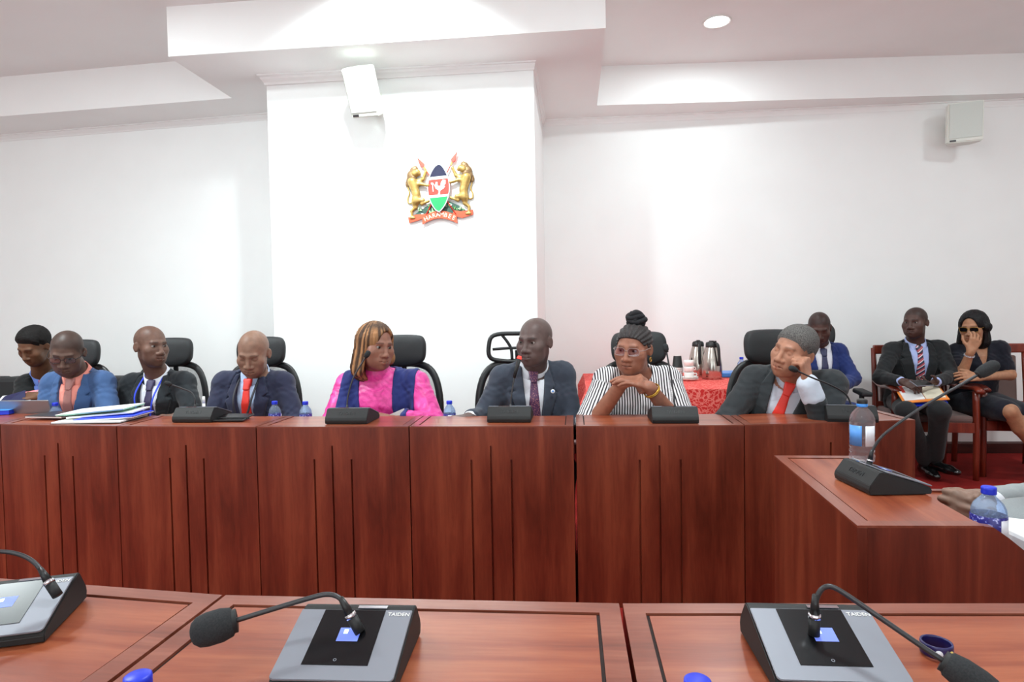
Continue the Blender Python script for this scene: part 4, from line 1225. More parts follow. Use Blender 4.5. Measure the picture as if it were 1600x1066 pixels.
def person(label, head, rot, sh, el, wr, skin, hopt, outfit, hands=(None, None), pel=None, h=.0046, hs=1.0, neck_up=.048,
           knees=None, ankles=None, eye=(0, 0), arm=1.0, girth=1.0, scale_torso=1.0):
    head = np.array(head, float)
    tocam = math.atan2(-head[0], head[1])
    Rh = Ry(radians(rot[2])) @ Rz(radians(rot[0])+tocam) @ Rx(radians(rot[1]))
    S = [np.array(p, float) for p in sh]; E_ = [np.array(p, float) for p in el]; W_ = [np.array(p, float) for p in wr]
    N = (S[0]+S[1])/2+np.array([0, .0, neck_up])
    xw = unit(S[1]-S[0]); yb = unit(np.cross([0, 0, 1.0], xw))
    if pel is None: pel = N*np.array([1, 1, 0])+yb*.10+np.array([0, 0, .53])
    pel = np.array(pel, float)
    az = unit(N-pel); axx = unit(xw-az*(xw@az)); ay = np.cross(az, axx)
    A = np.stack([axx, ay, az], 1)
    base = np.array([pel[0], pel[1], 0.0])
    g = empty('person', base, 0, label, 'person')
    loc = lambda p: A.T@(np.array(p, float)-pel)
    M4 = frame4(pel-base, axx, ay, az)
    s_, e_, w_ = [loc(p) for p in S], [loc(p) for p in E_], [loc(p) for p in W_]
    L = np.linalg.norm(N-pel); half = (s_[1][0]-s_[0][0])/2
    Rl = A.T@Rh; hc = loc(head)                                     # head frame inside the torso frame
    toH = lambda X, Y, Z: [((X-hc[0])*Rl[0, i]+(Y-hc[1])*Rl[1, i]+(Z-hc[2])*Rl[2, i])/hs for i in range(3)]
    fromH = lambda p: hc+Rl@np.array(p, float)*hs
    gw = half/.165*girth
    sec = np.array([(-.12, .165, .125), (0, .18, .135), (.25, .172, .128), (.5, .168, .122), (.72, .172, .118), (.86, .155, .100), (.95, .105, .078), (1.03, .055, .055)])
    zt = sec[:, 0]*L; wt = sec[:, 1]*gw; dt = sec[:, 2]*(.5+.5*girth)
    belly = outfit.get('belly', 0.0)
    def torso(X, Y, Z):
        a = np.interp(Z, zt, wt).astype(F32); b = np.interp(Z, zt, dt).astype(F32)
        yo = np.interp(Z, [0, .35*L, .75*L, L], [-.01, -.012-belly, -.012, .012]).astype(F32)
        x, y = X/a, (Y-yo)/b
        k0 = np.sqrt(x*x+y*y+1e-9); k1 = np.sqrt((x/a)**2+(y/b)**2)+1e-6
        d = k0*(k0-1)/k1
        return smax(d, np.maximum(Z-1.02*L, -.1-Z), .03).astype(F32)
    ua, ub, fa, fb = .050*arm, .043*arm, .041*arm, .027*arm
    # ------------- skin: one continuous figure
    allp = np.array(s_+e_+w_+[fromH((x, y, z)) for x in (-.1, .1) for y in (-.13, .13) for z in (-.13, .13)])
    lo = np.minimum(allp.min(0)-.15, [-.19*gw, -.16, .1]); hi = np.maximum(allp.max(0)+.03, [.19*gw, .16, L])
    for hd, wp in zip(hands, w_):
        if hd: lo = np.minimum(lo, wp-.19*.9); hi = np.maximum(hi, wp+.19*.9)
    hi[2] = max(hi[2], fromH((0, 0, .13))[2]+.01)
    lo[2] = max(lo[2], min([.16]+[p[2]-.12 for p in e_+w_]))
    B = Field(lo, hi, h)
    B.put(lambda X, Y, Z: torso(X, Y, Z)+.014, [-.2*gw, -.18, .1], [.2*gw, .16, L])
    for i, sx in enumerate((-1, 1)):
        B.cone((sx*.05, .015, L-.03), s_[i], .040, .048*arm, .04)
        B.cone(s_[i], e_[i], ua, ub, .03); B.cone(e_[i], w_[i], fa, fb, .02)
    nk = outfit.get('neckr', .058)
    B.cone((0, .012, L-.04), fromH((0, .022, -.05)), nk*1.08, nk, .035)
    hb = np.array([fromH((x, y, z)) for x in (-.095, .095) for y in (-.125, .125) for z in (-.13, .13)])
    B.put(lambda X, Y, Z: head_sdf(*toH(X, Y, Z), hopt)*F32(hs), hb.min(0), hb.max(0), .018)
    for i in (0, 1):
        hd = hands[i]
        if hd:
            dd = dict(hd); f_ = A.T@np.array(dd.pop('f'), float); n_ = A.T@np.array(dd.pop('n'), float)
            hand(B, w_[i], f_, n_, **dd)
    v, q = B.mesh()
    hp = (v-hc)@Rl/hs
    near = (np.abs(hp) < .16).all(1)
    tint = np.ones((len(v), 3)); tint[near] = head_tint(hp[near], hopt)
    fast_mesh('body', v, q, skin, g, M4, tint)
    # ------------- eyes
    Mh = frame4(pel-base+A@hc, Rh[:, 0]*hs, Rh[:, 1]*hs, Rh[:, 2]*hs)
    up, dn = hopt.get('lid', (.0036, .0034))
    for sx in (-1, 1):
        if up+dn < .003: break
        bm = bmesh.new(); bmesh.ops.create_uvsphere(bm, u_segments=20, v_segments=14, radius=.0138)
        bmesh.ops.rotate(bm, verts=bm.verts[:], matrix=Matrix.Rotation(radians(90), 3, 'X'))
        bmesh.ops.translate(bm, verts=bm.verts[:], vec=(sx*.0315, -.0715, .0035))
        o = from_bm('eye', bm, M['eye'], g, True); o.matrix_basis = Mh
        gz = unit(Rz(radians(eye[0]))@Rx(radians(eye[1]))@np.array([0, -1.0, 0]))
        co = np.array([vv.co for vv in o.data.vertices])-np.array([sx*.0315, -.0715, .0035])
        ca = co@gz/.0138
        col = np.where(ca[:, None] > .93, (.01, .008, .008), np.where(ca[:, None] > .80, (.03, .018, .012), (.30, .27, .25)))
        at = o.data.color_attributes.new('tint', 'FLOAT_COLOR', 'POINT')
        c4 = np.ones((len(co), 4), F32); c4[:, :3] = col; at.data.foreach_set('color', c4.ravel())
    # ------------- hair
    def headpart(name, fld, mat, tintf=None):
        vv, qq = fld.mesh(); return fast_mesh(name, vv, qq, mat, g, Mh, None if tintf is None else tintf(vv))
    if hopt.get('hair') == 'short': headpart('hair', hair_shell(hopt, 0), hopt['hair_m'])
    if hopt.get('hair') == 'curtain':
        def ht(vv):
            an = np.arctan2(vv[:, 0], -(vv[:, 1]-.02))
            k = .5+.5*np.sin(an*19+2.2*np.sin(an*7+1)+vv[:, 2]*6); k = sst(k, .25, .75)
            top = sst(vv[:, 2], .075, .115)*sst(-vv[:, 1], -.02, .04)
            k = k*(1-top)
            return hopt['dark']*(1-k[:, None])+np.ones(3)*k[:, None]
        headpart('hair', curtain_hair(hopt), hopt['hair_m'], ht if 'dark' in hopt else None)
    if hopt.get('hair') == 'updo':
        f = Field((-.125, -.125, -.10), (.125, .15, .165), .0042)
        X, Y, Z = (a.reshape([-1 if j == i else 1 for j in range(3)]) for i, a in enumerate(f.ax))
        an = np.arctan2(X, (Z-.02)+0*Y)
        d = d_ell(X, Y, Z, np.array([0, .014, .034]), np.array([.0765, .098, .085]))-.006-.0028*np.sin(an*24+Y*26)
        hl = hairline(X+0*Y+0*Z, Y+0*X+0*Z, Z+0*X+0*Y, .066)
        f.F = smax(d.astype(F32), -hl.astype(F32)*.8, .006).astype(F32)
        headpart('hair', f, hopt['hair_m'])
        bm = bmesh.new()
        for k, (zz, rr, tr, dx) in enumerate(((.118, .030, .014, 0), (.133, .034, .015, .004), (.150, .031, .014, -.003), (.165, .020, .013, .003))):
            lp_ = [(dx+rr*cos(a)*1.1, .028+rr*sin(a), zz+.006*sin(2*a+k*1.3)) for a in np.linspace(0, 2*pi, 25)[:-1]]
            bm_tube(bm, lp_, tr, 10, closed=True)
        for k in range(3):
            a = k*2.1
            bm_tube(bm, catmull([(.034*cos(a), .028+.034*sin(a), .112), (.038*cos(a+.8), .028+.036*sin(a+.8), .140), (.02*cos(a+1.7), .028+.02*sin(a+1.7), .172)], 5), .0105, 8)
        bmesh.ops.recalc_face_normals(bm, faces=bm.faces[:])
        o = from_bm('hair_bun', bm, hopt['bun_m'], g, True); o.matrix_basis = Mh
    # ------------- glasses
    gl = hopt.get('glasses')
    if gl:
        fm, hw, hh, dark = gl
        bm = bmesh.new(); lens = bmesh.new()
        zc, yc = .0, -.0975
        loops = []
        for sx in (-1, 1):
            lp_ = []
            for k in range(24):
                a = 2*pi*k/24; cx_, sz_ = cos(a), sin(a)
                x = sx*.034+hw*np.sign(cx_)*abs(cx_)**.6; z = zc+hh*np.sign(sz_)*abs(sz_)**.6
                lp_.append((x, yc+.10*max(0, abs(x)-.03)+1.2*max(0, abs(x)-.03)**2*3, z))
            bm_tube(bm, lp_, .0013, 6, closed=True)
            a0 = [lens.verts.new(p) for p in lp_]; b0 = [lens.verts.new((p[0], p[1]+.001, p[2])) for p in lp_]
            lens.faces.new(a0); lens.faces.new(b0[::-1])
            for i in range(24): lens.faces.new((a0[i], a0[(i+1) % 24], b0[(i+1) % 24], b0[i]))
            bm_tube(bm, catmull([(sx*(.034+hw), yc+.008, zc+.006), (sx*.077, -.06, .007), (sx*.082, .0, .008), (sx*.082, .015, -.004)], 5), .0017, 6)
        bm_tube(bm, catmull([(-.034+hw, yc, zc+.004), (0, yc-.004, zc+.007), (.034-hw, yc, zc+.004)], 5), .0016, 6)
        bmesh.ops.recalc_face_normals(bm, faces=bm.faces[:]); bmesh.ops.recalc_face_normals(lens, faces=lens.faces[:])
        o = from_bm('glasses', bm, fm, g, True); o.matrix_basis = Mh
        o2 = from_bm('lens', lens, M['screen'] if dark else M['lens'], o, False)
    # ------------- clothes share one field
    hcl = outfit.get('h', .0062)
    lo = np.minimum(np.array(s_+e_+w_).min(0)-.10, [-.2*gw-.03, -.2-belly, -.1]); hi = np.maximum(np.array(s_+e_+w_).max(0)+.10, [.2*gw+.03, .19, L+.06])
    def newf(): return Field(lo, hi, hcl)
    base_f = newf(); X, Y, Z = (a.reshape([-1 if j == i else 1 for j in range(3)]) for i, a in enumerate(base_f.ax))
    T = torso(X, Y, Z)
    tr = newf()
    for i, sx in enumerate((-1, 1)): tr.cone((sx*.045, .015, L-.035), s_[i], .045, .050*arm, 0)
    T = smin(T, tr.F, .045)
    fold = (.0022*np.sin(X*38+9*np.sin(Z*19+Y*11))*np.sin(Z*33+7*np.sin(X*23))).astype(F32)
    X2, Z2 = X[:, 0, :], Z[0:1, 0, :]
    P2 = lambda poly: poly2d(X[:, 0, :].reshape(-1, 1), Z.reshape(1, -1), [(a*1.0, L+b) for a, b in poly])[:, None, :]
    def out(name, D, mat, u=None, par=None):
        f = newf(); f.F = np.ascontiguousarray(np.broadcast_to(D, tuple(f.n)).astype(F32))
        for ax_ in range(3):
            ix = [slice(None)]*3
            for e in (0, -1): ix[ax_] = e; f.F[tuple(ix)] = 1.0
        vv, qq = f.mesh()
        if len(vv) == 0: return None
        return fast_mesh(name, vv, qq, mat, g, M4, None, None if u is None else u(vv))
    def sleeves(r1, r2, r3, r4, cut=1.0, cute=1.0, bulge=0.0):
        f = newf()
        for i in (0, 1):
            e2 = s_[i]+(e_[i]-s_[i])*cute
            f.cone(s_[i], e2, r1*arm, (r1+(r2-r1)*cute)*arm, .02)
            if bulge: f.ell(s_[i]+np.array([0, 0, .012]), (.062*arm+bulge,)*3, .03)
            if cut > 0 and cute >= 1: f.cone(e_[i], e_[i]+(w_[i]-e_[i])*cut, r3*arm, r4*arm, .025)
        return f.F
    front = Y-.02
    neckax = unit(fromH((0, .03, -.06))-np.array([0, .012, L-.04]))
    def ring(r, z0, z1, tl=0.0):
        # collar band: a short tube about the neck, open at the throat
        a0 = np.array([0, .010, L-.03]); x, y, z = X-a0[0], Y-a0[1], Z-a0[2]
        t = x*neckax[0]+y*neckax[1]+z*neckax[2]
        rr_ = np.sqrt((x-t*neckax[0])**2+(y-t*neckax[1])**2+(z-t*neckax[2])**2)
        return smax(smax(rr_-r+.06*t*0, -(rr_-r+.007), .002), np.maximum(t-(z1+.25*np.maximum(0, y)), z0-t), .004)
    kind = outfit['kind']; mt = outfit['mats']
    vx = outfit.get('vx', 1.0); zb = outfit.get('zb', -.40)
    if kind == 'suit':
        sc_ = outfit.get('scut', .86); JT = T-.016+fold*.6; SL = sleeves(.062, .053, .051, .041, sc_)+fold
        V = P2([(-.060*vx, .08), (.060*vx, .08), (.058*vx, -.02), (.050*vx, -.10), (.002, zb), (-.002, zb), (-.050*vx, -.10), (-.058*vx, -.02)])
        cut = np.maximum(V, front)
        nh = newf().cone((0, .012, L-.05), np.array([0, .012, L-.05])+neckax*.16, nk*1.28, nk*1.22).F
        J = smax(smax(JT, -cut, .004), -nh, .006)
        sT = smin(T-.004, tr.F-.004, .02)
        laps = []
        for sx in (-1, 1):
            lp_ = [(sx*.059*vx, .02), (sx*.082*vx, .012), (sx*.112*vx, -.075), (sx*.092*vx, -.088), (sx*.120*vx, -.105), (sx*.085*vx, -.22), (sx*.02, zb+.01), (sx*.003, zb), (sx*.051*vx, -.10), (sx*.059*vx, -.02)]
            pl_ = P2(lp_); laps.append(pl_)
            D = smax(smax(smax(JT-.0105, pl_, .002), front+.01, .003), -nh, .004)
            out('lapel', smax(D, -(JT+.010), .002), mt.get('lapel', mt['jacket']))
        for pl_ in laps: J = smax(J, -np.maximum(np.maximum(np.abs(pl_-.003)-.0042, front+.01), -(JT+.009)), .002)
        J = smin(J, SL, .03)
        out('jacket', J, mt['jacket'])
        D = smax(smax(sT, np.maximum(V-.02, front-.03), .003), -nh+.012, .003)
        out('shirt', D, mt['shirt'])
        cv, cf, nn = [], [], 33
        c0 = np.array([0, .012, L-.035]); ex = unit(np.cross([0, 1., 0], neckax)); ey = np.cross(neckax, ex)
        for i in range(nn):
            a = radians(-167+334*i/(nn-1)); fr = sst(abs(math.degrees(a)), 95, 160)
            for r_, z_ in ((nk*1.10, .086-.034*(1-cos(a))/2), (nk*1.17, .091-.034*(1-cos(a))/2), (nk*1.33+.010*fr, .052-.028*(1-cos(a))/2-.008*fr), (nk*1.46+.030*fr, .018-.022*(1-cos(a))/2-.026*fr)):
                cv.append(c0+ex*(r_*sin(a))+ey*(r_*cos(a))+neckax*z_)
        for i in range(nn-1):
            for j in range(3): cf.append((i*4+j, i*4+j+1, i*4+j+5, i*4+j+4))
        o = mesh('shirt_collar', cv, cf, mt['shirt'], g, True); o.matrix_basis = M4
        sm = o.modifiers.new('thickness', 'SOLIDIFY'); sm.thickness = .003; sm.offset = 0
        if outfit.get('cuffs', True):
            for i in (0, 1):
                f = newf(); d_ = w_[i]-e_[i]
                c0, c1, cr = outfit.get('cuff', (.80, .93, .036)); f.cone(e_[i]+d_*c0, e_[i]+d_*c1, (cr+.001)*arm, (cr-.001)*arm); out('shirt_cuff', f.F, mt['shirt'])
        if 'tie' in mt:
            D = smax(smax(sT-.019, P2([(-.026, .0), (.026, .0), (.0165, -.052), (-.0165, -.052)]), .004), front, .003)
            out('tie_knot', D, mt['tie'])
            D = smax(smax(sT-.0085, P2([(-.0165, -.046), (.0165, -.046), (.031, -.20), (.040, zb+.03), (0, zb-.03), (-.040, zb+.03), (-.031, -.20)]), .003), front, .003)
            out('tie', D, mt['tie'])
    elif kind == 'vest':
        bl = smin(T-.012, sleeves(.064, .060, .058, .042, .97, 1.0, .0), .02)+fold*1.3
        nh = newf().cone((0, .012, L-.01), np.array([0, .012, L-.01])+neckax*.16, nk*1.1, nk*1.1).F
        bl = smin(bl, newf().cone((0, .012, L-.06), np.array([0, .012, L-.06])+neckax*.085, nk*1.42, nk*1.25).F, .02)
        out('blouse', bl, mt['blouse'])
        x1, x2 = outfit['open']
        op = P2([(x1-.035, .12), (x2+.0, .12), (x2, .0), (x2+.02, -.25), (x2+.03, -.6), (x1-.02, -.6), (x1-.015, -.30), (x1, -.12)])
        ed = half+outfit.get('ed', .014)
        arms_cut = np.abs(X)-(ed+.10*np.maximum(0, L-.10-Z))
        D = smax(smax(bl-.009, -np.maximum(op, front), .004), arms_cut, .006)
        D = smax(D, -newf().cone((0, .012, L-.05), np.array([0, .012, L-.05])+neckax*.16, nk*1.55, nk*1.6).F, .004)
        out('vest', D, mt['vest'])
    elif kind in ('blouse', 'dress'):
        cute = outfit.get('cute', 1.0)
        bl = smin(T-.010, sleeves(.062, outfit.get('cuffr', .062), .05, .045, 0, cute, outfit.get('puff', 0)), .03)+fold
        V = P2([(-.075*vx, .10), (.075*vx, .10), (.060*vx, .0), (0, zb), (-.060*vx, .0)])
        nh = newf().cone((0, .012, L-.06), np.array([0, .012, L-.06])+neckax*.16, nk*1.30, nk*1.5).F
        D = smax(smax(bl, -np.maximum(V, front), .004), -nh, .006)
        def ua_(vv):
            u = vv[:, 0].copy()
            for i in (0, 1):
                ax_ = e_[i]-s_[i]; t_ = ((vv-s_[i])@ax_)/(ax_@ax_)
                pr = s_[i]+t_[:, None]*ax_; dd = vv-pr
                onarm = (t_ > .12) & (np.linalg.norm(dd, axis=1) < .085*arm) & (np.abs(vv[:, 0]) > half-.005)
                b1 = unit(np.cross(ax_, [0, 1., 0])); b2 = unit(np.cross(ax_, b1))
                u = np.where(onarm, np.arctan2(dd@b2, dd@b1)*.062, u)
            return u
        out(kind if kind == 'dress' else 'blouse', D, mt['blouse'], ua_)
        if outfit.get('collar'):
            for sx in (-1, 1):
                wing = P2([(sx*.050*vx, .03), (sx*.085*vx, .02), (sx*.095*vx, -.05), (sx*.05*vx, -.12), (sx*.002, zb), (sx*.045*vx, -.06)])
                out('collar', smax(smax(smax(bl-.006, wing, .003), front+.01, .003), -(bl+.010), .002), mt['blouse'], ua_)
    # ------------- legs
    kn = knees or [pel+yb*-.42+xw*sx*.11+np.array([0, 0, .0]) for sx in (-1, 1)]
    an = ankles or [k+yb*.06-np.array([0, 0, k[2]-.10]) for k in kn]
    kn = [loc(p) for p in kn]; an = [loc(p) for p in an]
    pts = np.array(kn+an+[[0, 0, 0]])
    hl_ = outfit.get('hleg', .014)
    f = Field(pts.min(0)-.16, pts.max(0)+np.array([.22, .16, .16]), hl_)
    skirt = kind == 'dress'
    for i, sx in enumerate((-1, 1)):
        hp_ = np.array([sx*.085*gw, .0, .0])
        if skirt: f.cone(hp_, hp_+(kn[i]-hp_)*.93, .105, .080, .06)
        else:
            f.cone(hp_, kn[i], .092, .068, .03); f.cone(kn[i], kn[i]+(an[i]-kn[i])*.94, .066, .052, .03)
    vv, qq = f.mesh(); fast_mesh('skirt' if skirt else 'trousers', vv, qq, mt['legs'], g, M4)
    if skirt:
        f = Field(pts.min(0)-.16, pts.max(0)+.16, .008)
        for i in (0, 1):
            hp_ = np.array([(-1, 1)[i]*.085*gw, .0, .0])
            f.cone(hp_+(kn[i]-hp_)*.7, kn[i], .062, .054, .02); f.cone(kn[i], kn[i]+(an[i]-kn[i])*.4, .052, .053, .02); f.cone(kn[i]+(an[i]-kn[i])*.4, an[i], .053, .033, .02)
        vv, qq = f.mesh(); o = fast_mesh('legs', vv, qq, skin, g, M4, np.ones((len(vv), 3)))
    fo = outfit.get('feet') or [-yb, -yb]
    for i in (0, 1):
        fw = A.T@unit(fo[i]); dn_ = A.T@np.array([0, 0, -1.0])
        f = Field(an[i]-.26, an[i]+.26, .008)
        heel, ball, toe = an[i]+dn_*.055-fw*.03, an[i]+dn_*.062+fw*.11, an[i]+dn_*.066+fw*.175
        f.cone(heel, ball, .037, .040, .02, flat=(dn_, .9)); f.cone(ball, toe, .040, .030, .02, flat=(dn_, .75)); f.cone(an[i]+dn_*.0, heel, .040, .037, .02)
        cutz = lambda X, Y, Z: (X-an[i][0])*dn_[0]+(Y-an[i][1])*dn_[1]+(Z-an[i][2])*dn_[2]-.092
        Xa, Ya, Za = (a.reshape([-1 if j == k else 1 for j in range(3)]) for k, a in enumerate(f.ax))
        f.F = np.maximum(f.F, cutz(Xa, Ya, Za)).astype(F32)
        vv, qq = f.mesh(); fast_mesh('shoe', vv, qq, M['shoe'], g, M4)
        if outfit.get('socks'):
            f = Field(an[i]-.12, an[i]+.2, .008); f.cone(an[i]+dn_*.02, an[i]+(kn[i]-an[i])*.25, .041, .043)
            vv, qq = f.mesh(); fast_mesh('sock', vv, qq, outfit['socks'], g, M4)
    return dict(root=g, M4=M4, A=A, pel=pel, base=base, L=L, loc=loc, Mh=Mh, Rh=Rh, head=head, w=W_, e=E_, T=torso, half=half, hs=hs)
def in_torso(P, name, pts, r, mat, flat=None, closed=False, segs=8, sub=5):
    o = tube(name, pts, r, mat, P['root'], segs, sub, closed, flat); o.matrix_basis = P['M4']; return o
def front_y(P, x, zz, off=.03):
    # front of the chest in the torso frame, found by stepping inwards
    for y in np.arange(-.32, .1, .004):
        if P['T'](np.array([[[x]]], F32), np.array([[[y]]], F32), np.array([[[P['L']+zz]]], F32))[0, 0, 0] < off: return y
    return 0
M['shoe'] = plain('polished_black_leather', (14, 14, 15), .22, coat=.4)
# ------------------------------------------------------------------ people
def tie_stripes():
    t = NT('striped_tie_silk'); tc = t.n('ShaderNodeTexCoord'); sp = t.n('ShaderNodeSeparateXYZ'); t.l(tc.outputs['Object'], sp.inputs[0])
    a = t.n('ShaderNodeMath', operation='MULTIPLY_ADD'); a.inputs[1].default_value = -.75
    t.l(sp.outputs['X'], a.inputs[0]); t.l(sp.outputs['Z'], a.inputs[2])
    b = t.n('ShaderNodeMath', operation='MULTIPLY'); b.inputs[1].default_value = 26.0; t.l(a.outputs[0], b.inputs[0])
    c = t.n('ShaderNodeMath', operation='FRACT'); t.l(b.outputs[0], c.inputs[0])
    r = t.ramp(c.outputs[0], [(0, lin((40, 38, 66))), (.42, lin((225, 215, 225))), (.6, lin((176, 74, 84)))])
    t.t.nodes[-1].color_ramp.interpolation = 'CONSTANT' if hasattr(t.t.nodes[-1], 'color_ramp') else None
    t.l(r, t.b.inputs['Base Color']); t.set(Roughness=.5); return t.m
def tie_dots():
    t = NT('dotted_tie_silk'); v = t.coords((1, .3, 1))
    vo = t.n('ShaderNodeTexVoronoi', Scale=150.0); t.l(v, vo.inputs['Vector'])
    t.l(t.ramp(vo.outputs['Distance'], [(.22, lin((176, 120, 120))), (.40, lin((84, 48, 84)))]), t.b.inputs['Base Color'])
    t.set(Roughness=.5); return t.m
def stripes():
    t = NT('black_white_striped_cotton'); at = t.n('ShaderNodeAttribute', attribute_name='stripe')
    b = t.n('ShaderNodeMath', operation='MULTIPLY'); b.inputs[1].default_value = 1/.0122; t.l(at.outputs['Fac'], b.inputs[0])
    c = t.n('ShaderNodeMath', operation='FRACT'); t.l(b.outputs[0], c.inputs[0])
    t.l(t.ramp(c.outputs[0], [(0, lin((236, 234, 236))), (.54, lin((236, 234, 236))), (.60, lin((44, 40, 46))), (.94, lin((44, 40, 46)))]), t.b.inputs['Base Color'])
    t.set(Roughness=.8, Specular_IOR_Level=.2); return t.m
def satin(name, rgb):
    t = NT(name); c = lin(rgb); v = t.coords()
    n = t.n('ShaderNodeTexNoise', Scale=16.0, Detail=3.0, Distortion=1.5); t.l(v, n.inputs['Vector'])
    lo = tuple(x*.72 for x in c[:3])+(1,); hi = (min(1, c[0]*1.05), min(1, c[1]*1.6), min(1, c[2]*1.15), 1)
    t.l(t.ramp(n.outputs['Fac'], [(.35, lo), (.7, hi)]), t.b.inputs['Base Color'])
    t.set(Roughness=.42, Specular_IOR_Level=.5); t.bump(n.outputs['Fac'], .25, .02); return t.m
WS = cloth('white_shirt_cotton', (226, 229, 236), .8, .02, 900, .25)
blk_hair = hair_mat('black_hair', (20, 17, 16), .8)
def suit(jk, shirt, tie, legs=None, **kw):
    m_ = {'jacket': cloth('suit_cloth_%d_%d_%d' % jk, jk, .85, .10), 'shirt': shirt}
    if tie is not None: m_['tie'] = tie if not isinstance(tie, tuple) else plain('tie_silk_%d_%d_%d' % tie, tie, .5, noise=.06, nscale=400)
    m_['legs'] = cloth('trouser_cloth_%d_%d_%d' % (legs or jk), legs or jk, .85, .10)
    return dict(kind='suit', mats=m_, **kw)
def shirtm(rgb): return cloth('shirt_cotton_%d_%d_%d' % rgb, rgb, .8, .02, 900, .25)

# 1 - far left, reading a blue folder
P1 = person('person with short curly black hair in black suit bending over a blue folder', PY(54, 541, 3.70), (-42, 30, 4),
    (PY(42, 601, 3.78), PY(92, 598, 3.90)), (PY(28, 650, 3.62), PY(102, 648, 3.75)), (PY(8, 640, 3.44), PY(62, 619, 3.50)),
    skin_mat('skin_1', (105, 72, 52)), dict(hair='short', hair_m=blk_hair, fe=.05, hair_t=.017, curl=.0035, zf=.066, lid=(.0015, .001), nose=1.05, beard=(.5, .45, .42), beardk=.35),
    suit((24, 26, 27), shirtm((120, 150, 232)), (200, 108, 130), vx=1.15), hands=(None, dict(f=(-1, -.15, .02), n=(.1, .5, -.85), ts=1, curl=(30, 35, 25))), h=.0052)
yy = front_y(P1, .085, -.17)
o = in_torso(P1, 'pocket_square', [(.06, yy-.022, P1['L']-.165), (.085, yy-.026, P1['L']-.15), (.11, yy-.012, P1['L']-.165)], [.012, .02, .012], plain('pink_pocket_square', (225, 110, 120), .7), ((0, 1, 0), .3))

# 2 - blue suit, salmon shirt, glasses
P2 = person('person in glasses, blue suit and salmon shirt looking down behind the grey laptop', PY(105, 551, 3.12), (-14, 24, 3),
    (PY(85, 600, 3.20), PY(160, 598, 3.24)), (PY(66, 668, 3.10), PY(176, 668, 3.14)), (PY(100, 672, 2.92), PY(150, 660, 2.92)),
    skin_mat('skin_2', (100, 76, 65)), dict(scalp=(.40, .37, .37), zf=.066, lid=(.002, .001), nose=1.2, lip=1.1, glasses=(M['black'], .0255, .0155, False), jaw=1.03, beard=(.6, .55, .55), beardk=.25),
    suit((66, 94, 138), shirtm((240, 152, 138)), (172, 118, 112), vx=1.0, zb=-.30), hands=(dict(f=(.4, -1, 0), n=(0, 0, -1), ts=-1), dict(f=(-.9, -.4, 0), n=(0, 0, -1), ts=1)))

# 3 - charcoal suit turning his head to the right
P3 = person('person with shaved head in charcoal suit and blue lanyard, turning towards the right', PY(236, 541, 3.32), (30, 2, 0),
    (PY(207, 601, 3.40), PY(287, 598, 3.42)), (PY(188, 672, 3.30), PY(308, 668, 3.30)), (PY(215, 668, 3.08), PY(276, 652, 3.06)),
    skin_mat('skin_3', (107, 78, 65)), dict(scalp=(.80, .76, .74), beard=(.55, .52, .52), beardk=.6, jaw=.97, cheek=1.0, nose=1.1, lid=(.0036, .0032)),
    suit((38, 42, 46), WS, (66, 60, 92), vx=1.05, zb=-.42, neckr=.057), hands=(None, dict(f=(-1, -.2, .0), n=(0, .15, -1), ts=1)), neck_up=.045, eye=(15, 0))
L3 = P3['L']; f3 = lambda x, z: (x, front_y(P3, x, z)-.020, L3+z)
in_torso(P3, 'lanyard', [(-.058, -.02, L3+.02), f3(-.060, -.06), f3(-.048, -.14), f3(-.03, -.22), f3(-.004, -.275)], .005, plain('blue_lanyard', (52, 78, 225), .6), ((0, 1, 0), .4))
in_torso(P3, 'lanyard', [(.058, -.02, L3+.02), f3(.050, -.08), f3(.030, -.18), f3(.002, -.275)], .005, plain('blue_lanyard_b', (52, 78, 225), .6), ((0, 1, 0), .4))

# 4 - navy suit, red tie, looking down
P4 = person('person with shaved head in navy suit, red tie and dark lanyard looking down', PY(396, 552, 3.18), (-18, 22, 3),
    (PY(352, 599, 3.26), PY(441, 599, 3.28)), (PY(328, 672, 3.16), PY(465, 668, 3.18)), (PY(362, 676, 2.95), PY(412, 662, 2.93)),
    skin_mat('skin_4', (140, 107, 89)), dict(scalp=(.86, .84, .83), lid=(.0008, .0004), jaw=.98, nose=1.05, lip=1.05, beard=(.75, .7, .7), beardk=.3, brow=.6),
    suit((46, 50, 72), shirtm((176, 196, 226)), (228, 52, 40), vx=1.0, zb=-.46), hands=(None, dict(f=(-1, -.1, .05), n=(0, .1, -1), ts=1)), hs=1.02)
L4 = P4['L']; f4 = lambda x, z: (x, front_y(P4, x, z)-.020, L4+z)
dl_ = plain('dark_lanyard', (48, 50, 58), .6)
in_torso(P4, 'lanyard', [(.056, -.03, L4+.01), f4(.052, -.07), f4(.03, -.15), f4(-.01, -.235), f4(-.02, -.29)], .0065, dl_, ((0, 1, 0), .4))
in_torso(P4, 'lanyard', [(-.056, -.03, L4+.01), f4(-.052, -.08), f4(-.045, -.17), f4(-.025, -.27)], .0065, dl_, ((0, 1, 0), .4))

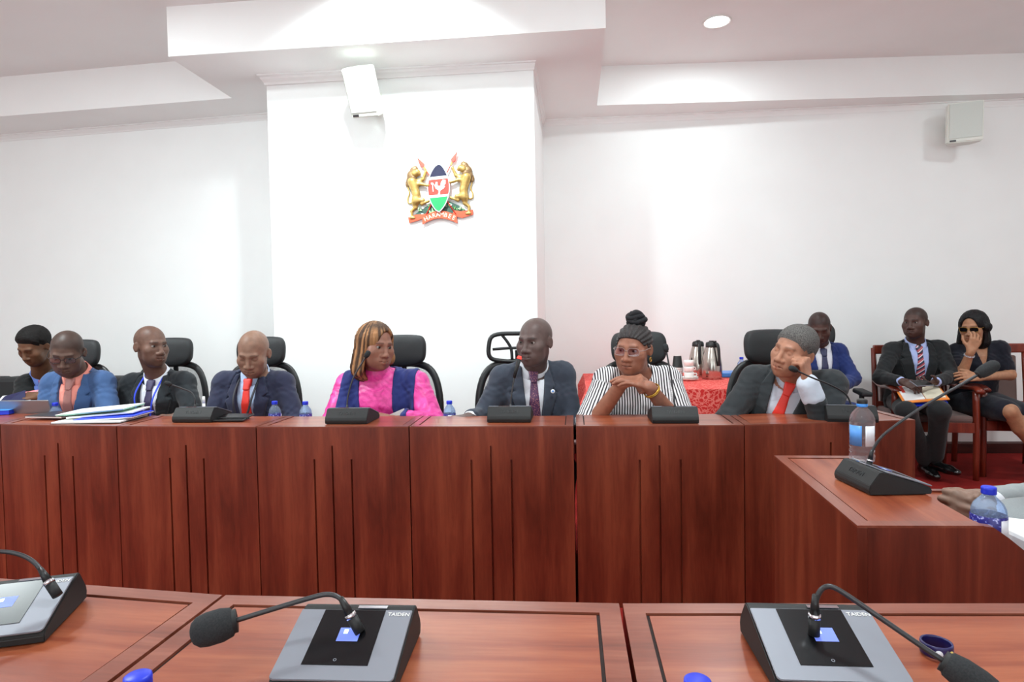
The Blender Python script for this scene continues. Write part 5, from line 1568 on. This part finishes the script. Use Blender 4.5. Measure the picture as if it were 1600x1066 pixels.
# 5 - woman in pink
bobm = hair_mat('golden_brown_streaked_hair', (164, 118, 78), .55, True, 60)
P5 = person('person with golden brown bob in pink blouse and navy waistcoat, looking to the right', PY(587, 541, 3.08), (32, 2, 6),
    (PY(545, 603, 3.16), PY(650, 600, 3.16)), (PY(522, 664, 3.02), PY(676, 664, 3.04)), (PY(566, 652, 2.94), PY(640, 655, 2.93)),
    skin_mat('skin_5', (142, 98, 81)), dict(hair='curtain', hair_m=bobm, dark=np.array([.16, .15, .17]), part=.022, fwx=.070, len=.155, len2=.09, jaw=1.08, cheek=1.12, nose=1.05, lip=1.15, lips=(1.05, .72, .72), lid=(.0046, .0040)),
    dict(kind='vest', mats={'blouse': satin('pink_satin', (240, 62, 160)), 'vest': cloth('navy_waistcoat', (38, 48, 108), .8), 'legs': cloth('navy_skirt', (34, 40, 84))}, open=(-.09, .075), neckr=.058),
    hands=(dict(f=(1, -.25, .10), n=(0, .1, -1), ts=-1, curl=(15, 20, 15)), dict(f=(-1, -.2, .05), n=(0, .1, -1), ts=1, curl=(20, 30, 20))), girth=1.12, arm=1.12, eye=(12, 0))
L5 = P5['L']; by_ = front_y(P5, .110, -.205)
bm = bmesh.new(); bm_lathe(bm, [(0, 0), (.018, 0), (.0185, .003), (.015, .005), (0, .0055)], 24)
bmesh.ops.transform(bm, matrix=Matrix.Translation((.110, by_-.022, L5-.205)) @ Matrix.Rotation(radians(62), 4, 'X') @ Matrix.Rotation(radians(0), 4, 'Y'), verts=bm.verts[:])
o = from_bm('gold_badge', bm, M['gold'], P5['root'], True); o.matrix_basis = P5['M4']

# 6 - the speaker, grey suit
P6 = person('person with shaved head in grey suit and dotted purple tie speaking at the lit microphone', PY(836, 534, 3.02), (-30, 4, 1),
    (PY(786, 591, 3.10), PY(878, 585, 3.14)), (PY(754, 652, 3.04), PY(895, 662, 3.10)), (PY(734, 652, 2.88), PY(868, 668, 2.90)),
    skin_mat('skin_6', (94, 76, 72)), dict(scalp=(.90, .88, .88), jaw=1.05, cheek=1.05, nose=1.2, lip=1.15, lips=(.95, .80, .80), lid=(.0028, .0028), brow=.7),
    suit((58, 64, 76), WS, tie_dots(), vx=.95, zb=-.50), hands=(dict(f=(-1, -.35, -.05), n=(0, .1, -1), ts=-1, curl=(12, 18, 12)), None), eye=(-6, 0))
L6 = P6['L']
yb_ = front_y(P6, .090, -.085)
bm = bmesh.new(); bm_lathe(bm, [(0, 0), (.010, 0), (.0105, .002), (.006, .003), (0, .0032)], 20)
bmesh.ops.transform(bm, matrix=Matrix.Translation((.090, yb_-.026, L6-.085)) @ Matrix.Rotation(radians(70), 4, 'X'), verts=bm.verts[:])
o = from_bm('lapel_pin', bm, M['labelwhite'], P6['root'], True); o.matrix_basis = P6['M4']
bm = bmesh.new(); bm_lathe(bm, [(0, .0032), (.0048, .0032), (.0045, .0042), (0, .0044)], 14)
bmesh.ops.transform(bm, matrix=Matrix.Translation((.090, yb_-.026, L6-.085)) @ Matrix.Rotation(radians(70), 4, 'X'), verts=bm.verts[:])
o2 = from_bm('pin_centre', bm, M['lightblue'], o, True)

# 7 - woman in stripes, chin on her clasped hands
P7 = person('person in striped blouse and clear glasses with black hair bun, chin on clasped hands', PY(990, 545, 2.96), (-20, 8, 4),
    (PY(948, 596, 3.06), PY(1042, 594, 3.08)), (PY(922, 668, 2.96), PY(1064, 668, 2.96)), (PY(972, 599, 2.83), PY(1014, 605, 2.82)),
    skin_mat('skin_7', (153, 102, 81)), dict(hair='updo', hair_m=hair_mat('grey_black_braids', (58, 54, 54), .6), bun_m=hair_mat('black_braid_bun', (26, 26, 30), .7), zf=.066, jaw=1.08, cheek=1.1, nose=1.15, lip=1.0, lips=(.9, .72, .72), lid=(.0036, .0036), glasses=(plain('clear_pink_frame', (158, 138, 134), .3), .0265, .0185, False), brow=.5),
    dict(kind='blouse', mats={'blouse': stripes(), 'legs': cloth('dark_skirt_7', (36, 34, 40))}, vx=.85, zb=-.09, cute=.92, cuffr=.076, collar=False, neckr=.056),
    hands=(dict(f=(.95, -.10, .18), n=(.15, .45, -.9), ts=-1, curl=(55, 60, 35)), dict(f=(-.95, -.05, .34), n=(-.3, .25, -.9), ts=1, curl=(12, 22, 15), spread=3)), girth=1.12, arm=1.1, eye=(-14, -2), h=.0042)
wr_, el_ = np.array(P7['w'][1]), np.array(P7['e'][1])
dw = unit(el_-wr_)
def bangle(P, c, ax, r, mat, name='bracelet', tr=.0035, n=2):
    ax = unit(ax); u = unit(np.cross(ax, [0.3, 1, .2])); v = np.cross(ax, u)
    bm = bmesh.new()
    for k in range(n):
        cc_ = np.array(c)+ax*k*tr*2.0
        bm_tube(bm, [cc_+u*r*cos(a)+v*r*sin(a) for a in np.linspace(0, 2*pi, 29)[:-1]], tr, 8, closed=True)
    bmesh.ops.recalc_face_normals(bm, faces=bm.faces[:])
    o = from_bm(name, bm, mat, P['root'], True); o.matrix_basis = Matrix.Translation([-float(x) for x in P['base']])
bangle(P7, wr_+dw*.022, dw, .0375, M['gold'])
for sx in (-1, 1):
    bm = bmesh.new(); bm_tube(bm, [(sx*.083, .006+.011*cos(a), -.047+.011*sin(a)) for a in np.linspace(0, 2*pi, 17)[:-1]], .0022, 6, closed=True)
    o = from_bm('earring', bm, M['gold'], P7['root'], True); o.matrix_basis = P7['Mh']

# 8 - leaning on his fist
P8 = person('person with grey hair in dark suit and red tie, leaning his cheek on his fist', PY(1240, 550, 2.88), (-30, 17, 25),
    (PY(1180, 594, 3.04), PY(1298, 602, 2.92)), (PY(1134, 660, 2.92), PY(1294, 682, 2.78)), (PY(1160, 676, 2.76), PY(1261, 597, 2.75)),
    skin_mat('skin_8', (172, 122, 98)), dict(hair='short', hair_m=hair_mat('grey_hair', (96, 94, 92), .9), scalp=(.6, .62, .66), fe=.035, hair_t=.010, curl=.0015, zf=.062, lid=(.0008, .0006), jaw=.95, cheek=.98, nose=1.15, lip=1.0, beard=(.8, .76, .76), beardk=.35, brow=.6),
    suit((48, 52, 55), shirtm((206, 216, 230)), (228, 56, 44), vx=1.15, zb=-.46, scut=.78, cuff=(.72, .96, .0435)), hands=(None, dict(f=(-.12, -.05, 1), n=(-.75, .65, .1), ts=1, curl=(85, 85, 50), thumb=(.5, .55, .6, .3, -.2, .9), size=1.08)), neck_up=.03, girth=1.05, arm=1.08, pel=PY(1180, 722, 3.20)*np.array([1, 1, 0])+np.array([0, 0, .53]))

# 9 - navy suit by the wall
P9 = person('person in bright navy suit sitting by the rear wall and looking down', PY(1280, 513, 4.78), (4, 24, 0),
    (PY(1256, 552, 4.88), PY(1309, 550, 4.86)), (PY(1240, 590, 4.80), PY(1333, 592, 4.75)), (PY(1265, 612, 4.55), PY(1305, 612, 4.52)),
    skin_mat('skin_9', (78, 55, 48)), dict(scalp=(.42, .36, .38), zf=.066, lid=(.001, .0006), nose=1.15),
    suit((34, 50, 104), WS, (44, 48, 84), vx=1.1), hands=(None, dict(f=(-.8, -.6, 0), n=(0, .1, -1), ts=1)), h=.0058)

# 10 - man with the orange folder
p10 = PZ(1436, 648, .52)
P10 = person('person in black suit and striped tie holding a phone over an open orange folder', PY(1430, 504, 5.02), (-20, 2, 0),
    (PY(1394, 548, 5.10), PY(1467, 545, 5.06)), (PY(1376, 590, 4.96), PY(1489, 588, 4.90)), (PY(1409, 596, 4.74), PY(1461, 597, 4.72)),
    skin_mat('skin_10', (81, 57, 50)), dict(scalp=(.45, .42, .42), zf=.066, lid=(.0032, .003), nose=1.15, jaw=1.06, cheek=1.06, beard=(.6, .55, .55), beardk=.4),
    suit((34, 36, 38), shirtm((170, 184, 228)), tie_stripes(), vx=1.15, zb=-.40, socks=plain('black_sock', (20, 20, 22), .9), feet=[np.array([-.12, -1, 0]), np.array([.28, -1, 0])], hleg=.011),
    hands=(dict(f=(.75, -.55, -.35), n=(.1, .6, -.6), ts=-1, curl=(35, 45, 25)), dict(f=(-.85, -.4, -.15), n=(.1, .5, .8), ts=1, curl=(35, 40, 25))), h=.0054,
    knees=(PY(1416, 643, 4.60), PY(1468, 642, 4.58)), ankles=(PY(1446, 722, 4.86), PY(1462, 716, 4.80)))
# 11 - woman in the dark dress
P11 = person('person with black bob in a dark dress covering her face with one hand', PY(1521, 511, 5.00), (-18, 12, 0),
    (PY(1496, 551, 5.10), PY(1561, 547, 5.06)), (PY(1503, 584, 4.88), PY(1578, 586, 4.98)), (PY(1517, 549, 4.80), PY(1530, 590, 4.78)),
    skin_mat('skin_11', (170, 122, 92)), dict(hair='curtain', hair_m=hair_mat('black_straight_hair', (14, 12, 15), .5), part=-.004, len=.15, len2=.03, lid=(.002, .001), glasses=(M['gold'], .027, .018, True), lips=(1, .6, .6)),
    dict(kind='dress', mats={'blouse': cloth('dark_navy_dress', (22, 24, 36), .8), 'legs': cloth('dark_navy_skirt', (22, 24, 36), .8)}, vx=.85, zb=-.16, cute=.72, cuffr=.056, puff=.008, neckr=.048),
    hands=(dict(f=(.32, -.05, .9), n=(.1, .95, .0), ts=-1, curl=(28, 35, 25), spread=7), dict(f=(-1, -.1, .12), n=(0, .7, -.5), ts=1)), h=.005, arm=.92,
    knees=(PY(1577, 643, 4.62), PY(1606, 650, 4.66)), ankles=(PY(1622, 706, 4.66), PY(1650, 716, 4.74)))
bangle(P11, np.array(P11['w'][0])+unit(P11['e'][0]-P11['w'][0])*.03, unit(P11['e'][0]-P11['w'][0]), .032, M['chrome'], 'bracelet', .0022, 3)

# 12 - cut off by the right edge: only forearms and clasped hands in view
P12 = person('person in light grey jacket at the right edge, mostly cut off, hands clasped', PY(1800, 480, 1.78), (0, 5, 0),
    (PY(1850, 590, 1.97), PY(1900, 590, 1.60)), (PY(1668, 776, 1.86), PY(1720, 800, 1.60)), (PY(1540, 786, 1.72), PY(1558, 806, 1.63)),
    skin_mat('skin_12', (135, 107, 92)), dict(hair='short', hair_m=blk_hair, hair_t=.006, curl=.001),
    suit((148, 154, 156), WS, (90, 60, 60), vx=1.0), hands=(dict(f=(-1, -.25, .02), n=(.1, -1, -.1), ts=-1, curl=(58, 62, 35), thumb=(.8, .35, .5, .7, 0, .7)), dict(f=(-.85, .40, .12), n=(.35, 1, -.2), ts=1, curl=(60, 62, 35), thumb=(.85, .3, .4, .7, -.1, .6))), h=.0042)

# ------------------------------------------------------------------ things people hold
def slab(name, label, cat, corners, th, mat, parts=()):
    c = sum(np.array(p) for p in corners)/4
    t = empty(name, c, 0, label, cat)
    a = [np.array(p)-c for p in corners]
    nrm = unit(np.cross(a[1]-a[0], a[3]-a[0])); nrm = nrm if nrm[2] > 0 else -nrm
    prism('cover', a, [p+nrm*th for p in a], mat, t)
    u, v = a[1]-a[0], a[3]-a[0]
    for nm, (u0, u1, v0, v1), z0, z1, mm in parts:
        q = [a[0]+u*s+v*r for s, r in ((u0, v0), (u1, v0), (u1, v1), (u0, v1))]
        prism(nm, [p+nrm*z0 for p in q], [p+nrm*z1 for p in q], mm, t)
    return t
slab('blue_folder', 'dark blue folder held up by the man at far left, paper inside', 'folder',
     (PY(-22, 648, 3.34), PY(40, 638, 3.42), PY(40, 611, 3.50), PY(2, 622, 3.46)), .006, M['navycard'],
     (('pages', (.04, .98, .05, 1.03), .0065, .010, M['paper']), ('pink_slip', (.55, .97, .8, 1.06), .0102, .0125, plain('pink_slip', (240, 140, 150), .7))))
fc = [PY(1412, 631, 4.60), PY(1484, 625, 4.58), PY(1464, 601, 4.82), PY(1396, 605, 4.84)]
slab('orange_folder', 'open orange folder with white papers on the lap of the man in striped tie', 'folder', fc, .006, M['orange'],
     (('paper_sheet', (.05, .50, .10, .92), .0062, .010, M['paper']), ('cream_sheet', (.52, .95, .10, .92), .0062, .010, M['cream']), ('red_tape', (.10, .17, .55, 1.0), .0102, .0112, M['redcard'])))
bc = [p+np.array([.02, .01, -.016]) for p in (PY(1420, 633, 4.60), PY(1478, 628, 4.58), PY(1462, 606, 4.80), PY(1410, 610, 4.82))]
slab('blue_folder', 'bright blue folder underneath the open orange folder', 'folder', bc, .008, M['blue'])
pc = PY(1440, 599, 4.60)
ph = empty('mobile_phone', pc, radians(20), 'silver phone held by the man with the orange folder', 'phone')
R4 = Matrix.Rotation(radians(28), 4, 'X')
box('phone_body', (-.075, -.037, -.004), (.075, .037, .004), M['silver'], ph, .003, M4=R4)
box('phone_screen', (-.071, -.033, .0038), (.071, .033, .0046), M['screen'], ph, 0, M4=R4)

# ------------------------------------------------------------------ coat of arms on the pier
def crest():
    cx, cz = -.938, 2.165
    t = empty('coat_of_arms', (cx, PYF, cz), 0, 'painted coat of arms with two golden lions and a shield on the white pier', 'emblem')
    gold = plain('antique_gold_paint', (180, 148, 84), .4, metal=.45, noise=.12, nscale=60)
    mane = plain('bronze_mane_paint', (128, 100, 66), .5, metal=.4, noise=.2, nscale=90)
    K = .5/110.0                                   # metres per step of the drawing grid
    D = lambda x, y, d=0.0: np.array([(x-55)*K*.955, -d, (58-y)*K*.955])
    def flat(name, pts, d0, d1, mat, par=t, bev=.0):
        P = [D(*p) for p in pts]
        return extrude(name, [(p[0], p[2]) for p in P], (0, -d0, 0), (1, 0, 0), (0, 0, 1), (0, -(d1-d0), 0), mat, par, bev)
    # scroll
    sc = plain('scroll_orange_red', (214, 84, 52), .45)
    def ribbon(name, top, bot, d0, d1): return flat(name, top+bot[::-1], d0, d1, sc)
    q = lambda f, n=14: [f(i/(n-1)) for i in range(n)]
    ribbon('scroll', q(lambda s: (26+57*s, 97.5-9*math.sin(pi*s)+.5)), q(lambda s: (25+59*s, 110-9*math.sin(pi*s)+.5)), .012, .024)
    ribbon('scroll_end', [(1, 98), (14, 94), (32, 93)], [(2, 107), (14, 104.5), (32, 99)], .006, .018)
    ribbon('scroll_end', [(78, 89), (90, 91), (110, 89)], [(76, 97), (92, 102), (110, 97)], .006, .018)
    # HARAMBEE set along the curve
    for i, ch in enumerate('HARAMBEE'):
        s = .10+.80*i/7; x = 26+58*s; y = 104.2-9*math.sin(pi*s)+.5
        a = math.atan2(9*pi*math.cos(pi*s), 58)
        p = D(x, y, .0245); u = (cos(a), 0, sin(a)); v = (-sin(a), 0, cos(a))
        text('lettering', ch, .043, M['cream'], t, frame4(p, u, v, (0, -1, 0)), .0012)
    # mountain and greenery under the shield
    flat('mountain', [(10, 95), (22, 86), (40, 77), (55, 70), (72, 74), (90, 83), (103, 93), (80, 92), (55, 96), (30, 97)], .0, .010, plain('mountain_green', (44, 78, 66), .5, noise=.3, nscale=60))
    rnd = random.Random(2)
    for k in range(26):
        x = rnd.uniform(16, 98); y = 93-12*math.exp(-((x-55)/34)**2)+rnd.uniform(-3, 4)
        a = rnd.uniform(.2, 2.9); l_ = rnd.uniform(4, 7)
        c1, s1 = cos(a), sin(a)
        flat('leaf', [(x, y), (x+l_*.5*c1-1.3*s1, y-l_*.5*s1-1.3*c1), (x+l_*c1, y-l_*s1), (x+l_*.5*c1+1.3*s1, y-l_*.5*s1+1.3*c1)], .008, .014+.003*(k % 3), [plain('leaf_green_dark', (40, 104, 60), .5), plain('leaf_green', (96, 150, 84), .5), plain('leaf_pale', (168, 196, 150), .5)][k % 3])
    for x, y in ((26, 83), (25, 94), (52, 92), (58, 96), (71, 79), (73, 80)):
        bm = bmesh.new(); bmesh.ops.create_uvsphere(bm, u_segments=12, v_segments=8, radius=.0095)
        bmesh.ops.scale(bm, vec=(1.1, .5, 1), verts=bm.verts[:]); bmesh.ops.translate(bm, verts=bm.verts[:], vec=D(x, y, .012))
        from_bm('flower', bm, M['paper'], t, True)
    flat('aloe', [(38, 97), (36, 86), (41, 91), (42, 82), (45, 90), (49, 84), (48, 92), (52, 90), (48, 97)], .010, .018, plain('aloe_green', (136, 196, 132), .5))
    # spears behind the shield
    for (bx_, by_), (tx, ty) in (((27, 99), (18, 0)), ((84, 98), (88, -7))):
        pass
    red = plain('spear_red', (222, 76, 58), .4)
    def spear(x0, y0, x1, y1):
        bm = bmesh.new(); bm_tube(bm, [D(x0, y0, .016), D(x1, y1, .02)], .0045, 8); from_bm('spear_shaft', bm, red, t, True)
        d = np.array([x1-x0, y1-y0], float); d /= np.linalg.norm(d); n = np.array([-d[1], d[0]])
        e = np.array([x1, y1], float); P = [e-d*1, e+d*4+n*4, e+d*21, e+d*4-n*4]
        flat('spear_head', [tuple(p) for p in P][::1], .016, .026, red, bev=.002)
        flat('spear_socket', [tuple(p) for p in (e-d*5+n*1.6, e+d*1+n*1.3, e+d*1-n*1.3, e-d*5-n*1.6)], .014, .026, gold)
    spear(82, 96, 30, 17); spear(30, 98, 77, 11)
    # shield: pointed oval in five bands with a raised rim
    def half_w(y): s = (y-13)/78.0; return 18.2*max(0, math.sin(pi*min(1, max(0, s)))**.62)
    def band(name, y0, y1, mat, d1=.036):
        ys = np.linspace(y0, y1, 12); sl = .045
        flat(name, [(54.5-half_w(y), y+.9) for y in ys]+[(54.5+half_w(y), y-.9) for y in ys[::-1]], .022, d1, mat)
    sw = M['white']
    band('shield_black', 13.0, 33.5, plain('shield_black', (40, 42, 66), .25)); band('shield_white', 33.5, 38, sw); band('shield_red', 38, 63.5, plain('shield_red', (226, 66, 54), .35))
    band('shield_white', 63.5, 67.5, sw); band('shield_green', 67.5, 91, plain('shield_green', (34, 150, 88), .35))
    ys = np.linspace(13, 91, 30)
    rim = [D(54.5-half_w(y), y+.9, .034) for y in ys]+[D(54.5+half_w(y), y-.9, .034) for y in ys[::-1][1:-1]]
    bm = bmesh.new(); bm_tube(bm, rim, .0045, 8, closed=True); from_bm('shield_rim', bm, plain('shield_rim_silver', (206, 210, 214), .3, metal=.4), t, True)
    # white cockerel with an axe
    ck = [(49, 47), (50.5, 42.5), (53, 43), (52.5, 46), (54, 49.5), (58, 49), (59, 43), (62, 39.5), (66.5, 40), (66.5, 46), (63, 49.5), (66, 50), (63, 54), (58, 56.5), (56.5, 60), (57, 63), (53, 63.2), (54.5, 60.5), (54.5, 56.5), (50, 53.5), (48.6, 50), (47.2, 47.4)]
    flat('cockerel', ck, .034, .0405, sw)
    flat('axe', [(42.5, 43.5), (46, 44), (46.4, 47), (45.5, 47.2), (46, 58), (44.8, 58), (44.2, 47), (42.6, 46.4)], .034, .0395, sw)
    # lions rampant, modelled in relief
    def lion(sx, ox, oy):
        f = Field((-.30, -.075, -.30), (.30, .03, .30), .0042)
        X = lambda x, y, d: D(ox+sx*(x-ox), y+oy, d)
        c = lambda a, b, r0, r1, k=.012: f.cone(X(*a), X(*b), r0*K, r1*K, k)
        c((10, 40, .018), (16, 60, .018), 8.0, 6.0)          # chest to belly
        c((16, 60, .018), (15, 72, .018), 6.2, 6.6)          # loins
        c((15, 70, .022), (27, 71, .024), 5.6, 3.6)          # near thigh forward
        c((27, 71, .024), (25, 77, .024), 3.2, 2.4, .006); c((25, 77, .024), (37, 72.5, .024), 2.4, 2.2, .006)
        c((13, 74, .016), (14, 82, .016), 5.4, 3.2)          # standing leg
        c((14, 82, .016), (7, 88, .016), 3.0, 2.3, .006); c((7, 88, .016), (7.5, 97, .016), 2.3, 2.0, .006); c((6, 99, .018), (11.5, 99, .018), 2.3, 2.0, .006)
        c((15, 44, .022), (24, 44, .026), 4.2, 3.0); c((24, 44, .026), (37, 47.5, .032), 2.9, 2.5, .006)     # lower foreleg on the shield
        c((17, 40, .014), (28, 36, .016), 4.0, 2.8); c((28, 36, .016), (33, 24, .022), 2.7, 2.4, .006)       # raised foreleg at the spear
        c((15, 27, .026), (19, 25, .030), 6.0, 5.0, .010); c((19, 25, .030), (22.5, 27.5, .032), 3.8, 2.8, .006)  # head, muzzle
        vv, qq = f.mesh(); b = fast_mesh('lion', vv, qq, gold, t)
        f = Field((-.30, -.075, -.30), (.30, .03, .30), .0042)
        for a, r in (((12, 22, .020), 5), ((8, 29, .018), 6), ((6, 37, .018), 5.5), ((11, 33, .026), 5.5), ((9, 42, .022), 5), ((15, 19, .020), 4), ((13, 40, .030), 4)):
            f.ell(X(*a), (r*K*1.15, r*K*.8, r*K*1.25), .008)
        Xg, Yg, Zg = (a.reshape([-1 if j == i else 1 for j in range(3)]) for i, a in enumerate(f.ax))
        f.F = (f.F+.0016*np.sin(Zg*420+Xg*260)*np.sin(Xg*380)).astype(F32)
        vv, qq = f.mesh(); fast_mesh('mane', vv, qq, mane, b)
        bm = bmesh.new(); bm_tube(bm, catmull([X(10, 74, .01), X(2, 74, .01), X(1, 66, .01), X(4, 58, .01), X(2, 50, .01), X(1.5, 46, .012)], 6), [.0055, .006, .0055, .0055, .005], 8)
        from_bm('tail', bm, gold, b, True)
        bm = bmesh.new(); bmesh.ops.create_uvsphere(bm, u_segments=12, v_segments=8, radius=.02)
        bmesh.ops.scale(bm, vec=(.8, .5, 1.4), verts=bm.verts[:]); bmesh.ops.translate(bm, verts=bm.verts[:], vec=X(1, 42, .012)); from_bm('tail_tuft', bm, mane, b, True)
    lion(1, 0, 0)
    lion(-1, 55.5, -4)
crest()
